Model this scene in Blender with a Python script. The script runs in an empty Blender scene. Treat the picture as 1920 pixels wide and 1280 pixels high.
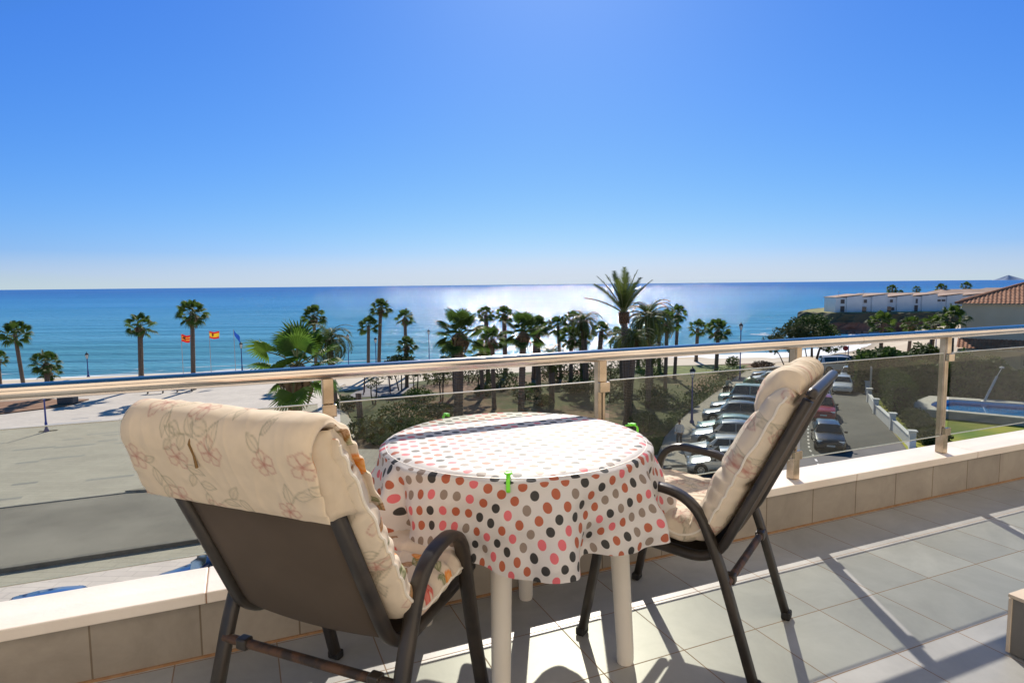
import bpy, bmesh, math, random
import numpy as np
from mathutils import Vector, Matrix
random.seed(7)
R = math.radians
scene = bpy.context.scene
col = scene.collection

# ------------------------------------------------------------------ camera, world, sun
CZ = 1.24
cd = bpy.data.cameras.new("camera"); cam = bpy.data.objects.new("camera", cd); col.objects.link(cam)
cd.sensor_width = 36.0; cd.lens = 22.125; cd.clip_start = 0.05; cd.clip_end = 60000
cam.matrix_world = Matrix.Translation((0, 0, CZ)) @ Matrix.Rotation(R(90 - 5.16), 4, 'X') @ Matrix.Rotation(R(-0.573), 4, 'Z')
scene.camera = cam
SUN_EL, SUN_AZ = 36.2, 4.3            # azimuth measured from +Y towards +X
world = bpy.data.worlds.new("World"); scene.world = world; world.use_nodes = True
wn = world.node_tree.nodes; wl = world.node_tree.links
for n in list(wn): wn.remove(n)
sky = wn.new('ShaderNodeTexSky'); sky.sky_type = 'NISHITA'; sky.sun_disc = False
sky.sun_elevation = R(SUN_EL); sky.sun_rotation = R(SUN_AZ)
sky.altitude = 0; sky.air_density = 1.0; sky.dust_density = 0.3; sky.ozone_density = 10.0
bg = wn.new('ShaderNodeBackground'); bg.inputs['Strength'].default_value = 0.087
wo = wn.new('ShaderNodeOutputWorld')
# white balance of the sky per channel: k * c ** g
ssp = wn.new('ShaderNodeSeparateColor'); scb = wn.new('ShaderNodeCombineColor'); wl.new(sky.outputs[0], ssp.inputs[0])
for ci, (k_, g_) in enumerate(((.4586, 1.27), (.857, .97))):
    pw = wn.new('ShaderNodeMath'); pw.operation = 'POWER'; pw.inputs[1].default_value = g_; ml = wn.new('ShaderNodeMath'); ml.operation = 'MULTIPLY'; ml.inputs[1].default_value = k_
    wl.new(ssp.outputs[ci], pw.inputs[0]); wl.new(pw.outputs[0], ml.inputs[0]); wl.new(ml.outputs[0], scb.inputs[ci])
mb = wn.new('ShaderNodeMath'); mb.operation = 'MULTIPLY'; mb.inputs[1].default_value = .1 / 1.5; wl.new(ssp.outputs[2], mb.inputs[0])
rb = wn.new('ShaderNodeValToRGB'); eb = rb.color_ramp.elements; eb[0].position = 0; eb[0].color = (0, 0, 0, 1); eb[1].position = 1; eb[1].color = (1, 1, 1, 1)
for q_, v_ in ((.2, .27), (.34, .50), (.43, .80), (.59, .93), (.69, .95)): el_ = eb.new(q_); el_.color = (v_, v_, v_, 1)
mb2 = wn.new('ShaderNodeMath'); mb2.operation = 'MULTIPLY'; mb2.inputs[1].default_value = 10; wl.new(mb.outputs[0], rb.inputs['Fac']); wl.new(rb.outputs['Color'], mb2.inputs[0]); wl.new(mb2.outputs[0], scb.inputs[2])
wtc = wn.new('ShaderNodeTexCoord'); wsp = wn.new('ShaderNodeSeparateXYZ'); wl.new(wtc.outputs['Generated'], wsp.inputs[0])
wmr = wn.new('ShaderNodeMapRange'); wmr.inputs[1].default_value = -.005; wmr.inputs[2].default_value = .05; wmr.inputs[3].default_value = .85; wmr.inputs[4].default_value = 0; wl.new(wsp.outputs['Z'], wmr.inputs[0])
wmx = wn.new('ShaderNodeMix'); wmx.data_type = 'RGBA'; wmx.inputs['B'].default_value = (5.7, 7.0, 7.7, 1); wl.new(wmr.outputs[0], wmx.inputs['Factor']); wl.new(scb.outputs[0], wmx.inputs['A'])
wl.new(wmx.outputs['Result'], bg.inputs['Color']); wl.new(bg.outputs[0], wo.inputs['Surface'])
sd = bpy.data.lights.new("sun", 'SUN'); sd.energy = 4.9; sd.angle = R(0.5); sd.color = (1.0, 0.91, 0.79)
sun = bpy.data.objects.new("sun", sd); col.objects.link(sun)
sv = Vector((math.sin(R(SUN_AZ)) * math.cos(R(SUN_EL)), math.cos(R(SUN_AZ)) * math.cos(R(SUN_EL)), math.sin(R(SUN_EL))))
sun.rotation_euler = sv.to_track_quat('Z', 'Y').to_euler(); sun.location = (0, 0, 50)
scene.view_settings.view_transform = 'Standard'; scene.view_settings.look = 'None'
scene.view_settings.exposure = 0.25; scene.view_settings.gamma = 1.0
scene.render.resolution_x = 1024; scene.render.resolution_y = 682
scene.cycles.sample_clamp_indirect = 6.0
scene.cycles.transparent_max_bounces = 24

# ------------------------------------------------------------------ frames and levels
A = R(23.364)                                   # direction of the parapet
UX, UY = math.cos(A), math.sin(A)
def W(u, v): return (u * UX - v * UY, u * UY + v * UX)
S = -9.56                                       # street level
SEA = -12.56

# ------------------------------------------------------------------ helpers
class MB:
    def __init__(s): s.v = []; s.f = []; s.m = []
    def quad(s, pts, mi=0):
        b = len(s.v); s.v += [tuple(p) for p in pts]; s.f.append(tuple(range(b, b + len(pts)))); s.m.append(mi)
    def box(s, c, d, rz=0, mi=0, rx=0, ry=0, top=None):
        M = Matrix.Translation(c) @ Matrix.Rotation(rz, 4, 'Z') @ Matrix.Rotation(ry, 4, 'Y') @ Matrix.Rotation(rx, 4, 'X')
        b = len(s.v)
        for z in (-.5, .5):
            k = 1 if z < 0 or top is None else top
            for x, y in ((-.5, -.5), (.5, -.5), (.5, .5), (-.5, .5)):
                s.v.append(tuple(M @ Vector((x * d[0] * k, y * d[1] * k, z * d[2]))))
        for q in ((3, 2, 1, 0), (4, 5, 6, 7), (0, 1, 5, 4), (1, 2, 6, 5), (2, 3, 7, 6), (3, 0, 4, 7)):
            s.f.append(tuple(b + i for i in q)); s.m.append(mi)
    def tube(s, path, r, n=8, mi=0, side=None, cap=True):
        """r: number, list of numbers, or (lateral radius, in plane radius) with side = lateral axis"""
        P = [Vector(p) for p in path]; b0 = len(s.v); prev = None
        for i, p in enumerate(P):
            t = (P[min(i + 1, len(P) - 1)] - P[max(i - 1, 0)]).normalized()
            if side is not None: a = Vector(side).normalized()
            else:
                a = prev if prev is not None else (Vector((0, 0, 1)) if abs(t.z) < .9 else Vector((1, 0, 0)))
                a = (a - t * a.dot(t)).normalized(); prev = a
            bb = t.cross(a).normalized()
            if isinstance(r, tuple): ra, rb = r
            elif isinstance(r, list): ra = rb = r[i]
            else: ra = rb = r
            for k in range(n):
                w = 2 * math.pi * k / n
                ca, sa = math.cos(w), math.sin(w)
                if isinstance(r, tuple):     # squarish oval
                    ca = math.copysign(abs(ca) ** .6, ca); sa = math.copysign(abs(sa) ** .6, sa)
                s.v.append(tuple(p + a * ca * ra + bb * sa * rb))
        for i in range(len(P) - 1):
            for k in range(n):
                k2 = (k + 1) % n
                s.f.append((b0 + i * n + k, b0 + i * n + k2, b0 + (i + 1) * n + k2, b0 + (i + 1) * n + k)); s.m.append(mi)
        if cap:
            s.f.append(tuple(b0 + k for k in range(n))[::-1]); s.m.append(mi)
            s.f.append(tuple(b0 + (len(P) - 1) * n + k for k in range(n))); s.m.append(mi)
    def lathe(s, prof, n=16, c=(0, 0, 0), mi=0, cap=True):
        b0 = len(s.v)
        for rr, z in prof:
            for k in range(n):
                w = 2 * math.pi * k / n
                s.v.append((c[0] + rr * math.cos(w), c[1] + rr * math.sin(w), c[2] + z))
        for i in range(len(prof) - 1):
            for k in range(n):
                k2 = (k + 1) % n
                s.f.append((b0 + i * n + k, b0 + i * n + k2, b0 + (i + 1) * n + k2, b0 + (i + 1) * n + k)); s.m.append(mi)
        if cap:
            s.f.append(tuple(b0 + k for k in range(n))[::-1]); s.m.append(mi)
            s.f.append(tuple(b0 + (len(prof) - 1) * n + k for k in range(n))); s.m.append(mi)
    def prism(s, poly, z0, z1, mi=0):
        b = len(s.v); n = len(poly)
        s.v += [(p[0], p[1], z0) for p in poly] + [(p[0], p[1], z1) for p in poly]
        s.f.append(tuple(range(b, b + n))[::-1]); s.m.append(mi)
        s.f.append(tuple(range(b + n, b + 2 * n))); s.m.append(mi)
        for i in range(n):
            j = (i + 1) % n
            s.f.append((b + i, b + j, b + n + j, b + n + i)); s.m.append(mi)
    def build(s, name, mats, parent=None, smooth=False, bevel=0, angle=40, segs=2):
        me = bpy.data.meshes.new(name); me.from_pydata(s.v, [], s.f)
        if not isinstance(mats, (list, tuple)): mats = [mats]
        for m_ in mats: me.materials.append(m_)
        if len(mats) > 1: me.polygons.foreach_set('material_index', s.m)
        if smooth:
            me.polygons.foreach_set('use_smooth', [True] * len(me.polygons))
            if smooth != 'all': me.set_sharp_from_angle(angle=R(angle))
        me.update()
        o = bpy.data.objects.new(name, me); col.objects.link(o)
        if parent: o.parent = parent
        if bevel:
            md = o.modifiers.new('bevel', 'BEVEL'); md.width = bevel; md.segments = segs; md.limit_method = 'ANGLE'; md.angle_limit = R(35)
        return o
def fixn(o):
    bm = bmesh.new(); bm.from_mesh(o.data); bmesh.ops.recalc_face_normals(bm, faces=bm.faces); bm.to_mesh(o.data); bm.free()
def top(o, label, cat, group=None):
    o['label'] = label; o['category'] = cat
    if group: o['group'] = group
    return o
def empty(name, loc, rz=0, label=None, cat=None, group=None):
    o = bpy.data.objects.new(name, None); col.objects.link(o); o.location = loc; o.rotation_euler = (0, 0, rz)
    o.empty_display_size = .2
    if label: top(o, label, cat, group)
    return o
def struct(o, kind='structure', label=None, cat=None):
    o['kind'] = kind
    if label: top(o, label, cat)
    return o
def copy_tree(o, parent=None):
    c = o.copy(); col.objects.link(c)
    for k in ('label', 'category', 'group'):
        if parent is None and k in c: del c[k]
    if parent: c.parent = parent
    for ch in list(o.children): copy_tree(ch, c)
    return c

# ------------------------------------------------------------------ materials
def mat(name, c1, c2=None, rough=.6, metal=0, scale=5, detail=4, bump=0, bscale=None, spec=.5, coat=0, trans=0, contrast=(.35, .65)):
    m = bpy.data.materials.new(name); m.use_nodes = True
    nt = m.node_tree; N = nt.nodes; L = nt.links
    p = N['Principled BSDF']; p.inputs['Roughness'].default_value = rough; p.inputs['Metallic'].default_value = metal
    p.inputs['Specular IOR Level'].default_value = spec; p.inputs['Coat Weight'].default_value = coat
    p.inputs['Coat Roughness'].default_value = .05
    tc = N.new('ShaderNodeTexCoord'); no = N.new('ShaderNodeTexNoise'); no.inputs['Scale'].default_value = scale; no.inputs['Detail'].default_value = detail
    L.new(tc.outputs['Object'], no.inputs['Vector'])
    rp = N.new('ShaderNodeValToRGB'); rp.color_ramp.elements[0].position = contrast[0]; rp.color_ramp.elements[1].position = contrast[1]
    rp.color_ramp.elements[0].color = (*c1, 1); rp.color_ramp.elements[1].color = (*(c2 or tuple(min(1, x * 1.12) for x in c1)), 1)
    L.new(no.outputs['Fac'], rp.inputs['Fac']); L.new(rp.outputs['Color'], p.inputs['Base Color'])
    if bump:
        n2 = N.new('ShaderNodeTexNoise'); n2.inputs['Scale'].default_value = bscale or scale * 6; n2.inputs['Detail'].default_value = 3
        L.new(tc.outputs['Object'], n2.inputs['Vector'])
        b = N.new('ShaderNodeBump'); b.inputs['Strength'].default_value = bump; b.inputs['Distance'].default_value = .01
        L.new(n2.outputs['Fac'], b.inputs['Height']); L.new(b.outputs['Normal'], p.inputs['Normal'])
    if trans:
        t = N.new('ShaderNodeBsdfTranslucent'); mx = N.new('ShaderNodeMixShader'); mx.inputs[0].default_value = trans
        L.new(rp.outputs['Color'], t.inputs['Color'])
        L.new(p.outputs[0], mx.inputs[1]); L.new(t.outputs[0], mx.inputs[2]); L.new(mx.outputs[0], N['Material Output'].inputs['Surface'])
    return m
def nodes_of(m): return m.node_tree.nodes, m.node_tree.links, m.node_tree.nodes['Principled BSDF']

def brickmat(name, c1, c2, grout, bw, bh, mortar=.004, off=(0, 0), rough=.5, offset=0.0, swz=None, noise=.25, nscale=3, grough=.9, bump=.3, bias=0):
    m = bpy.data.materials.new(name); m.use_nodes = True
    N, L, p = nodes_of(m)
    tc = N.new('ShaderNodeTexCoord'); mp = N.new('ShaderNodeMapping'); mp.inputs['Location'].default_value = (-off[0], -off[1], 0)
    if swz:   # use x and z
        sp = N.new('ShaderNodeSeparateXYZ'); cb = N.new('ShaderNodeCombineXYZ')
        L.new(tc.outputs['Object'], sp.inputs[0]); L.new(sp.outputs[swz[0]], cb.inputs[0]); L.new(sp.outputs[swz[1]], cb.inputs[1])
        L.new(cb.outputs[0], mp.inputs['Vector'])
    else: L.new(tc.outputs['Object'], mp.inputs['Vector'])
    b = N.new('ShaderNodeTexBrick'); b.offset = offset; b.squash = 1; b.inputs['Scale'].default_value = 1
    b.inputs['Brick Width'].default_value = bw; b.inputs['Row Height'].default_value = bh; b.inputs['Mortar Size'].default_value = mortar
    b.inputs['Mortar Smooth'].default_value = .1; b.inputs['Bias'].default_value = bias
    b.inputs['Color1'].default_value = (*c1, 1); b.inputs['Color2'].default_value = (*c2, 1); b.inputs['Mortar'].default_value = (*grout, 1)
    L.new(mp.outputs[0], b.inputs['Vector'])
    no = N.new('ShaderNodeTexNoise'); no.inputs['Scale'].default_value = nscale; no.inputs['Detail'].default_value = 10; no.inputs['Roughness'].default_value = .68; no.inputs['Distortion'].default_value = .5
    L.new(tc.outputs['Object'], no.inputs['Vector'])
    mr = N.new('ShaderNodeMapRange'); mr.inputs[1].default_value = .3; mr.inputs[2].default_value = .7; mr.inputs[3].default_value = 1 - noise; mr.inputs[4].default_value = 1 + noise * .4
    L.new(no.outputs['Fac'], mr.inputs[0])
    mx = N.new('ShaderNodeMix'); mx.data_type = 'RGBA'; mx.blend_type = 'MULTIPLY'; mx.inputs['Factor'].default_value = 1
    L.new(b.outputs['Color'], mx.inputs['A']); L.new(mr.outputs[0], mx.inputs['B'])
    L.new(mx.outputs['Result'], p.inputs['Base Color'])
    rr = N.new('ShaderNodeMapRange'); rr.inputs[3].default_value = rough; rr.inputs[4].default_value = grough
    L.new(b.outputs['Fac'], rr.inputs[0]); L.new(rr.outputs[0], p.inputs['Roughness'])
    bp = N.new('ShaderNodeBump'); bp.inputs['Strength'].default_value = bump; bp.inputs['Distance'].default_value = .002; bp.invert = True
    L.new(b.outputs['Fac'], bp.inputs['Height']); L.new(bp.outputs[0], p.inputs['Normal'])
    return m

M_floor = brickmat('floor_tile', (.43, .435, .42), (.35, .355, .345), (.27, .19, .13), .3165, .308, .0022, off=(1.65, 2.255), rough=.42, noise=.24, nscale=2.6)
M_walltile = brickmat('wall_tile', (.38, .335, .28), (.31, .275, .23), (.19, .15, .11), .313, .6, .003, off=(2.65, -.1), rough=.5, swz=(0, 2), noise=.25, nscale=4)
M_cap = mat('cap_stone', (.76, .67, .58), (.83, .76, .68), rough=.45, scale=3, detail=8, bump=.1, bscale=60)
M_steel = mat('stainless_steel', (.66, .59, .52), (.74, .68, .62), rough=.14, metal=1, scale=3, detail=6)
M_steelp = mat('stainless_post', (.34, .27, .19), (.58, .49, .38), rough=.25, metal=1, scale=9, detail=6)
M_house = mat('render_wall', (.80, .68, .53), (.84, .73, .58), rough=.85, scale=1.2, bump=.2, bscale=60)
M_frame = mat('chair_metal', (.022, .019, .017), (.045, .036, .028), rough=.38, scale=14, detail=5, bump=.05)
M_rust = mat('rusty_metal', (.035, .025, .02), (.11, .055, .028), rough=.6, scale=24, detail=6, bump=.2, contrast=(.42, .6))
M_rubber = mat('rubber', (.012, .012, .012), rough=.7)
M_plw = mat('white_plastic', (.72, .68, .60), (.77, .73, .66), rough=.4, scale=4)
M_clip = mat('green_plastic', (.18, .80, .03), (.22, .85, .05), rough=.35)
M_string = mat('brown_string', (.16, .09, .03), (.25, .15, .06), rough=.9)

def sling_mat():
    m = mat('sling_fabric', (.10, .074, .052), (.13, .097, .070), rough=.8, scale=3, trans=.12)
    N, L, p = nodes_of(m)
    tc = N.new('ShaderNodeTexCoord'); w = N.new('ShaderNodeTexWave'); w.inputs['Scale'].default_value = 180; w.bands_direction = 'X'
    L.new(tc.outputs['Object'], w.inputs['Vector'])
    b = N.new('ShaderNodeBump'); b.inputs['Strength'].default_value = .4; b.inputs['Distance'].default_value = .001
    L.new(w.outputs['Fac'], b.inputs['Height']); L.new(b.outputs[0], p.inputs['Normal'])
    return m
M_sling = sling_mat()

def glass_mat(name, tint, haze=.04, hazecol=(.5, .5, .45), gr=.0):
    m = bpy.data.materials.new(name); m.use_nodes = True
    N = m.node_tree.nodes; L = m.node_tree.links
    for n in list(N): N.remove(n)
    out = N.new('ShaderNodeOutputMaterial'); tr = N.new('ShaderNodeBsdfTransparent'); tr.inputs[0].default_value = (*tint, 1)
    gl = N.new('ShaderNodeBsdfGlossy'); gl.inputs['Roughness'].default_value = gr; gl.inputs['Color'].default_value = (1, 1, 1, 1)
    lw = N.new('ShaderNodeLayerWeight'); lw.inputs['Blend'].default_value = .5
    p5 = N.new('ShaderNodeMath'); p5.operation = 'POWER'; p5.inputs[1].default_value = 5; L.new(lw.outputs['Facing'], p5.inputs[0])
    fr = N.new('ShaderNodeMath'); fr.operation = 'MULTIPLY_ADD'; fr.inputs[1].default_value = .94; fr.inputs[2].default_value = .018; L.new(p5.outputs[0], fr.inputs[0])
    df = N.new('ShaderNodeBsdfDiffuse'); df.inputs['Color'].default_value = (*hazecol, 1)
    tc = N.new('ShaderNodeTexCoord'); no = N.new('ShaderNodeTexNoise'); no.inputs['Scale'].default_value = 4; no.inputs['Detail'].default_value = 5
    L.new(tc.outputs['Object'], no.inputs['Vector'])
    mr = N.new('ShaderNodeMapRange'); mr.inputs[1].default_value = .3; mr.inputs[2].default_value = .75; mr.inputs[3].default_value = haze * .4; mr.inputs[4].default_value = haze * 1.6
    L.new(no.outputs['Fac'], mr.inputs[0])
    m1 = N.new('ShaderNodeMixShader'); m2 = N.new('ShaderNodeMixShader')
    L.new(mr.outputs[0], m1.inputs[0]); L.new(tr.outputs[0], m1.inputs[1]); L.new(df.outputs[0], m1.inputs[2])
    L.new(fr.outputs[0], m2.inputs[0]); L.new(m1.outputs[0], m2.inputs[1]); L.new(gl.outputs[0], m2.inputs[2])
    L.new(m2.outputs[0], out.inputs['Surface'])
    return m
M_glass = glass_mat('smoked_glass', (.79, .81, .765), .016, (.55, .50, .42))
M_glassedge = mat('glass_edge', (.42, .42, .36), (.5, .5, .45), rough=.3)

def cloth_mat():
    m = bpy.data.materials.new('dotted_cloth'); m.use_nodes = True
    N, L, p = nodes_of(m)
    uv = N.new('ShaderNodeUVMap'); mp = N.new('ShaderNodeMapping'); mp.inputs['Rotation'].default_value = (0, 0, R(52)); s = 1 / .0445
    mp.inputs['Scale'].default_value = (s, s, 1)
    L.new(uv.outputs[0], mp.inputs['Vector'])
    vo = N.new('ShaderNodeTexVoronoi'); vo.voronoi_dimensions = '2D'; vo.inputs['Scale'].default_value = 1; vo.inputs['Randomness'].default_value = 0.03
    L.new(mp.outputs[0], vo.inputs['Vector'])
    sp = N.new('ShaderNodeSeparateColor'); L.new(vo.outputs['Color'], sp.inputs[0])
    rp = N.new('ShaderNodeValToRGB'); rp.color_ramp.interpolation = 'CONSTANT'
    cols = [(0, (.045, .045, .045)), (.24, (.78, .17, .20)), (.5, (.30, .24, .20)), (.74, (.48, .13, .065))]
    e = rp.color_ramp.elements; e[0].position = 0; e[0].color = (*cols[0][1], 1); e[1].position = cols[1][0]; e[1].color = (*cols[1][1], 1)
    for q, c in cols[2:]: el = e.new(q); el.color = (*c, 1)
    L.new(sp.outputs[0], rp.inputs['Fac'])
    mr = N.new('ShaderNodeMapRange'); mr.inputs[1].default_value = .295; mr.inputs[2].default_value = .318; mr.inputs[3].default_value = 1; mr.inputs[4].default_value = 0
    L.new(vo.outputs['Distance'], mr.inputs[0])
    mx = N.new('ShaderNodeMix'); mx.data_type = 'RGBA'; mx.inputs['A'].default_value = (.73, .71, .70, 1)
    L.new(mr.outputs[0], mx.inputs['Factor']); L.new(rp.outputs['Color'], mx.inputs['B'])
    L.new(mx.outputs['Result'], p.inputs['Base Color'])
    p.inputs['Roughness'].default_value = .6; p.inputs['Specular IOR Level'].default_value = .25; p.inputs['Coat Weight'].default_value = .34; p.inputs['Coat Roughness'].default_value = .48; p.inputs['Coat IOR'].default_value = 1.6
    t = N.new('ShaderNodeBsdfTranslucent'); ms = N.new('ShaderNodeMixShader'); ms.inputs[0].default_value = .22
    L.new(mx.outputs['Result'], t.inputs['Color']); L.new(p.outputs[0], ms.inputs[1]); L.new(t.outputs[0], ms.inputs[2])
    L.new(ms.outputs[0], N['Material Output'].inputs['Surface'])
    no = N.new('ShaderNodeTexNoise'); no.inputs['Scale'].default_value = 11; no.inputs['Detail'].default_value = 5; no.inputs['Distortion'].default_value = .6; tc = N.new('ShaderNodeTexCoord'); L.new(tc.outputs['Object'], no.inputs['Vector'])
    bp = N.new('ShaderNodeBump'); bp.inputs['Strength'].default_value = .35; bp.inputs['Distance'].default_value = .02
    L.new(no.outputs['Fac'], bp.inputs['Height']); L.new(bp.outputs[0], p.inputs['Normal'])
    return m
M_cloth = cloth_mat()

def attr_mat(name, rough=.85, trans=.12):
    m = bpy.data.materials.new(name); m.use_nodes = True
    N, L, p = nodes_of(m)
    at = N.new('ShaderNodeAttribute'); at.attribute_name = 'pattern'
    p.inputs['Roughness'].default_value = rough; p.inputs['Specular IOR Level'].default_value = .15
    tc = N.new('ShaderNodeTexCoord'); no = N.new('ShaderNodeTexNoise'); no.inputs['Scale'].default_value = 28; no.inputs['Detail'].default_value = 4
    L.new(tc.outputs['Object'], no.inputs['Vector'])
    mr = N.new('ShaderNodeMapRange'); mr.inputs[3].default_value = .88; mr.inputs[4].default_value = 1.08; L.new(no.outputs['Fac'], mr.inputs[0])
    mx = N.new('ShaderNodeMix'); mx.data_type = 'RGBA'; mx.blend_type = 'MULTIPLY'; mx.inputs['Factor'].default_value = 1
    L.new(at.outputs['Color'], mx.inputs['A']); L.new(mr.outputs[0], mx.inputs['B']); L.new(mx.outputs['Result'], p.inputs['Base Color'])
    t = N.new('ShaderNodeBsdfTranslucent'); ms = N.new('ShaderNodeMixShader'); ms.inputs[0].default_value = trans
    L.new(mx.outputs['Result'], t.inputs['Color']); L.new(p.outputs[0], ms.inputs[1]); L.new(t.outputs[0], ms.inputs[2])
    L.new(ms.outputs[0], N['Material Output'].inputs['Surface'])
    n2 = N.new('ShaderNodeTexNoise'); n2.inputs['Scale'].default_value = 220; n2.inputs['Detail'].default_value = 6; L.new(tc.outputs['Object'], n2.inputs['Vector'])
    bp = N.new('ShaderNodeBump'); bp.inputs['Strength'].default_value = .25; bp.inputs['Distance'].default_value = .001
    L.new(n2.outputs['Fac'], bp.inputs['Height']); L.new(bp.outputs[0], p.inputs['Normal'])
    return m
M_floral = attr_mat('floral_cotton')

# ------------------------------------------------------------------ terrace
def uvobj(o): o.rotation_euler = (0, 0, A); return o
b = MB(); b.box((3.0, .55, -.15), (18.0, 3.9, .30))           # u -5..7, v -1.4..2.5
o = uvobj(b.build('terrace_floor', M_floor)); struct(o)
# parapet
wall = empty('parapet_wall', (0, 0, 0), A, 'low parapet of grey tiles with a pale stone top along the terrace edge', 'parapet')
b = MB(); b.box((3.0, 2.365, .0955), (17.98, .19, .187)); b.build('tiled_wall', M_walltile, wall)
b = MB(); b.box((3.0, 2.4975, -.15), (17.98, .10, .299)); b.build('slab_edge', M_house, wall)
b = MB()
us = [-6, -4.2, -3.1, -2.15, -1.05, -.145, .92, 1.93, 2.95, 3.97, 4.99, 6.0, 7, 8.02, 9.0, 10.03, 11.0, 12]
for i in range(len(us) - 1):
    b.box(((us[i] + us[i + 1]) / 2, 2.3625, .2105), (us[i + 1] - us[i] - .003, .215, .039))
b.build('cap_stone', M_cap, wall, bevel=.004)
b = MB()
for q in us[1:-1]: b.box((q, 2.3625, .209), (.0034, .21, .0355))
b.build('joint_filler', mat('mortar', (.30, .17, .10), (.4, .26, .18), rough=.95, scale=30), wall)
# pale grout line along the foot of the parapet
b = MB(); b.box((3.0, 2.2665, .004), (17.9, .007, .008)); b.build('base_grout', mat('orange_grout', (.30, .16, .075), (.36, .22, .12), rough=.95, scale=30), wall)
# railing
RV = 2.335; RZ = .930; RR = .0265
rail = empty('glass_railing', (0, 0, 0), A, 'stainless handrail with square posts and smoked glass panels above the parapet', 'railing')
b = MB(); b.tube([(-6, RV, RZ), (-3, RV, RZ), (3.055, RV, RZ)], RR, n=24)
b.build('handrail', M_steel, rail, smooth=True)
b = MB(); b.tube([(3.058, RV, RZ), (12.0, RV + .05, RZ + .012)], RR, n=24)
b.build('handrail', M_steel, rail, smooth=True)
b = MB(); b.tube([(3.03, RV, RZ), (3.085, RV + .001, RZ)], RR + .0012, n=24); b.build('rail_sleeve', M_steel, rail, smooth=True)
posts = [-5.48, -4.33, -3.18, -2.03, -.88, .27, 1.42, 2.57, 3.75, 4.90, 6.05, 7.2, 8.35, 9.5, 10.65, 11.8]
for i, q in enumerate(posts):
    b = MB()
    z0, z1 = .2305, RZ - .02
    b.box((q, RV + .012, (z0 + z1) / 2 + .05), (.018, .036, z1 - z0 - .1)); b.box((q + .023, RV + .012, (z0 + z1) / 2 + .05), (.014, .028, z1 - z0 - .1))
    b.box((q + .011, RV + .004, z0 + .055), (.042, .046, .11)); b.box((q + .011, RV, .865), (.036, .030, .095))
    b.build('post', M_steelp, rail, bevel=.002)
    for zz in (.795, .36): b = MB(); b.box((q + .011, RV - .022, zz), (.05, .02, .045)); b.build('glass_clamp', M_steelp, rail, bevel=.003)
for i in range(len(posts) - 1):
    a0, a1 = posts[i] + .05, posts[i + 1] - .028
    b = MB(); b.box(((a0 + a1) / 2, RV - .004, .576), (a1 - a0, .008, .482)); g = b.build('glass_panel', M_glass, rail)
    b = MB(); b.box(((a0 + a1) / 2, RV - .004, .8195), (a1 - a0, .0084, .0035)); b.box(((a0 + a1) / 2, RV - .004, .3335), (a1 - a0, .0084, .0035))
    b.build('panel_edge', M_glassedge, g)
# divider wall on the right
dv = empty('divider_wall', (0, 0, 0), A, 'short grey tiled block with a pale corner trim at the right edge of the terrace', 'divider wall')
M_dt = brickmat('divider_tile', (.20, .19, .17), (.17, .16, .145), (.1, .08, .07), .4, .5, .003, off=(0, -.1), swz=(1, 2), noise=.2)
b = MB(); b.box((2.48, .35, .098), (.36, 1.66, .188)); b.build('tiled_block', M_dt, dv)
b = MB(); b.box((2.4825, .352, .2005), (.38, 1.67, .0125)); b.box((2.302, 1.181, .098), (.012, .012, .187)); b.build('top_and_corner_trim', mat('trim', (.62, .52, .40), rough=.5), dv, bevel=.002)
b = MB(); b.box((2.45, 1.02, .42), (.04, .04, .425)); b.tube([(2.45, -.4, .65), (2.45, 1.1, .65)], .022, n=12); b.build('short_railing', M_steelp, dv)
# the flat behind the camera (sunlit, lights the shade side of the chairs and shows in the handrail)
hw = empty('apartment_facade', (0, 0, 0), A, 'cream rendered apartment wall with glazed doors facing the terrace', 'building')
b = MB()
for (x0, x1, z0, z1) in ((-6, 1.9, 0, 2.7), (3.4, 12, 0, 2.7), (1.9, 3.4, 2.2, 2.7)):
    b.box(((x0 + x1) / 2, -1.55, (z0 + z1) / 2 + .001), (x1 - x0, .3, z1 - z0))
b.build('wall', M_house, hw)
M_dark = mat('dark_glass', (.02, .025, .03), rough=.05, spec=.8)
b = MB(); b.box((3.0, -1.25, 2.80), (18.0, .9, .19)); b.build('added_overhang', M_plw, hw)  # unseen overhang, added to cut the blue sky light on the terrace
b = MB(); b.box((3.0, -1.55, 6.95), (18.0, .3, 8.1)); b.build('upper_storeys', M_house, hw)
for x0, x1 in ((1.9, 3.4),):
    b = MB(); b.box(((x0 + x1) / 2, -1.6, 1.1), (x1 - x0 - .01, .03, 2.19)); w_ = b.build('glazed_door', M_dark, hw)
    b = MB()
    for xx in (x0 + .04, (x0 + x1) / 2, x1 - .04): b.box((xx, -1.57, 1.1), (.06, .05, 2.18))
    b.box(((x0 + x1) / 2, -1.572, 2.15), (x1 - x0 - .02, .045, .06)); b.build('door_frame', M_plw, w_)
b = MB(); b.box((3, .55, (S - .305) / 2 - .0), (17.9, 3.8, -S - .31)); b.build('lower_storeys', M_house, hw)

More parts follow.
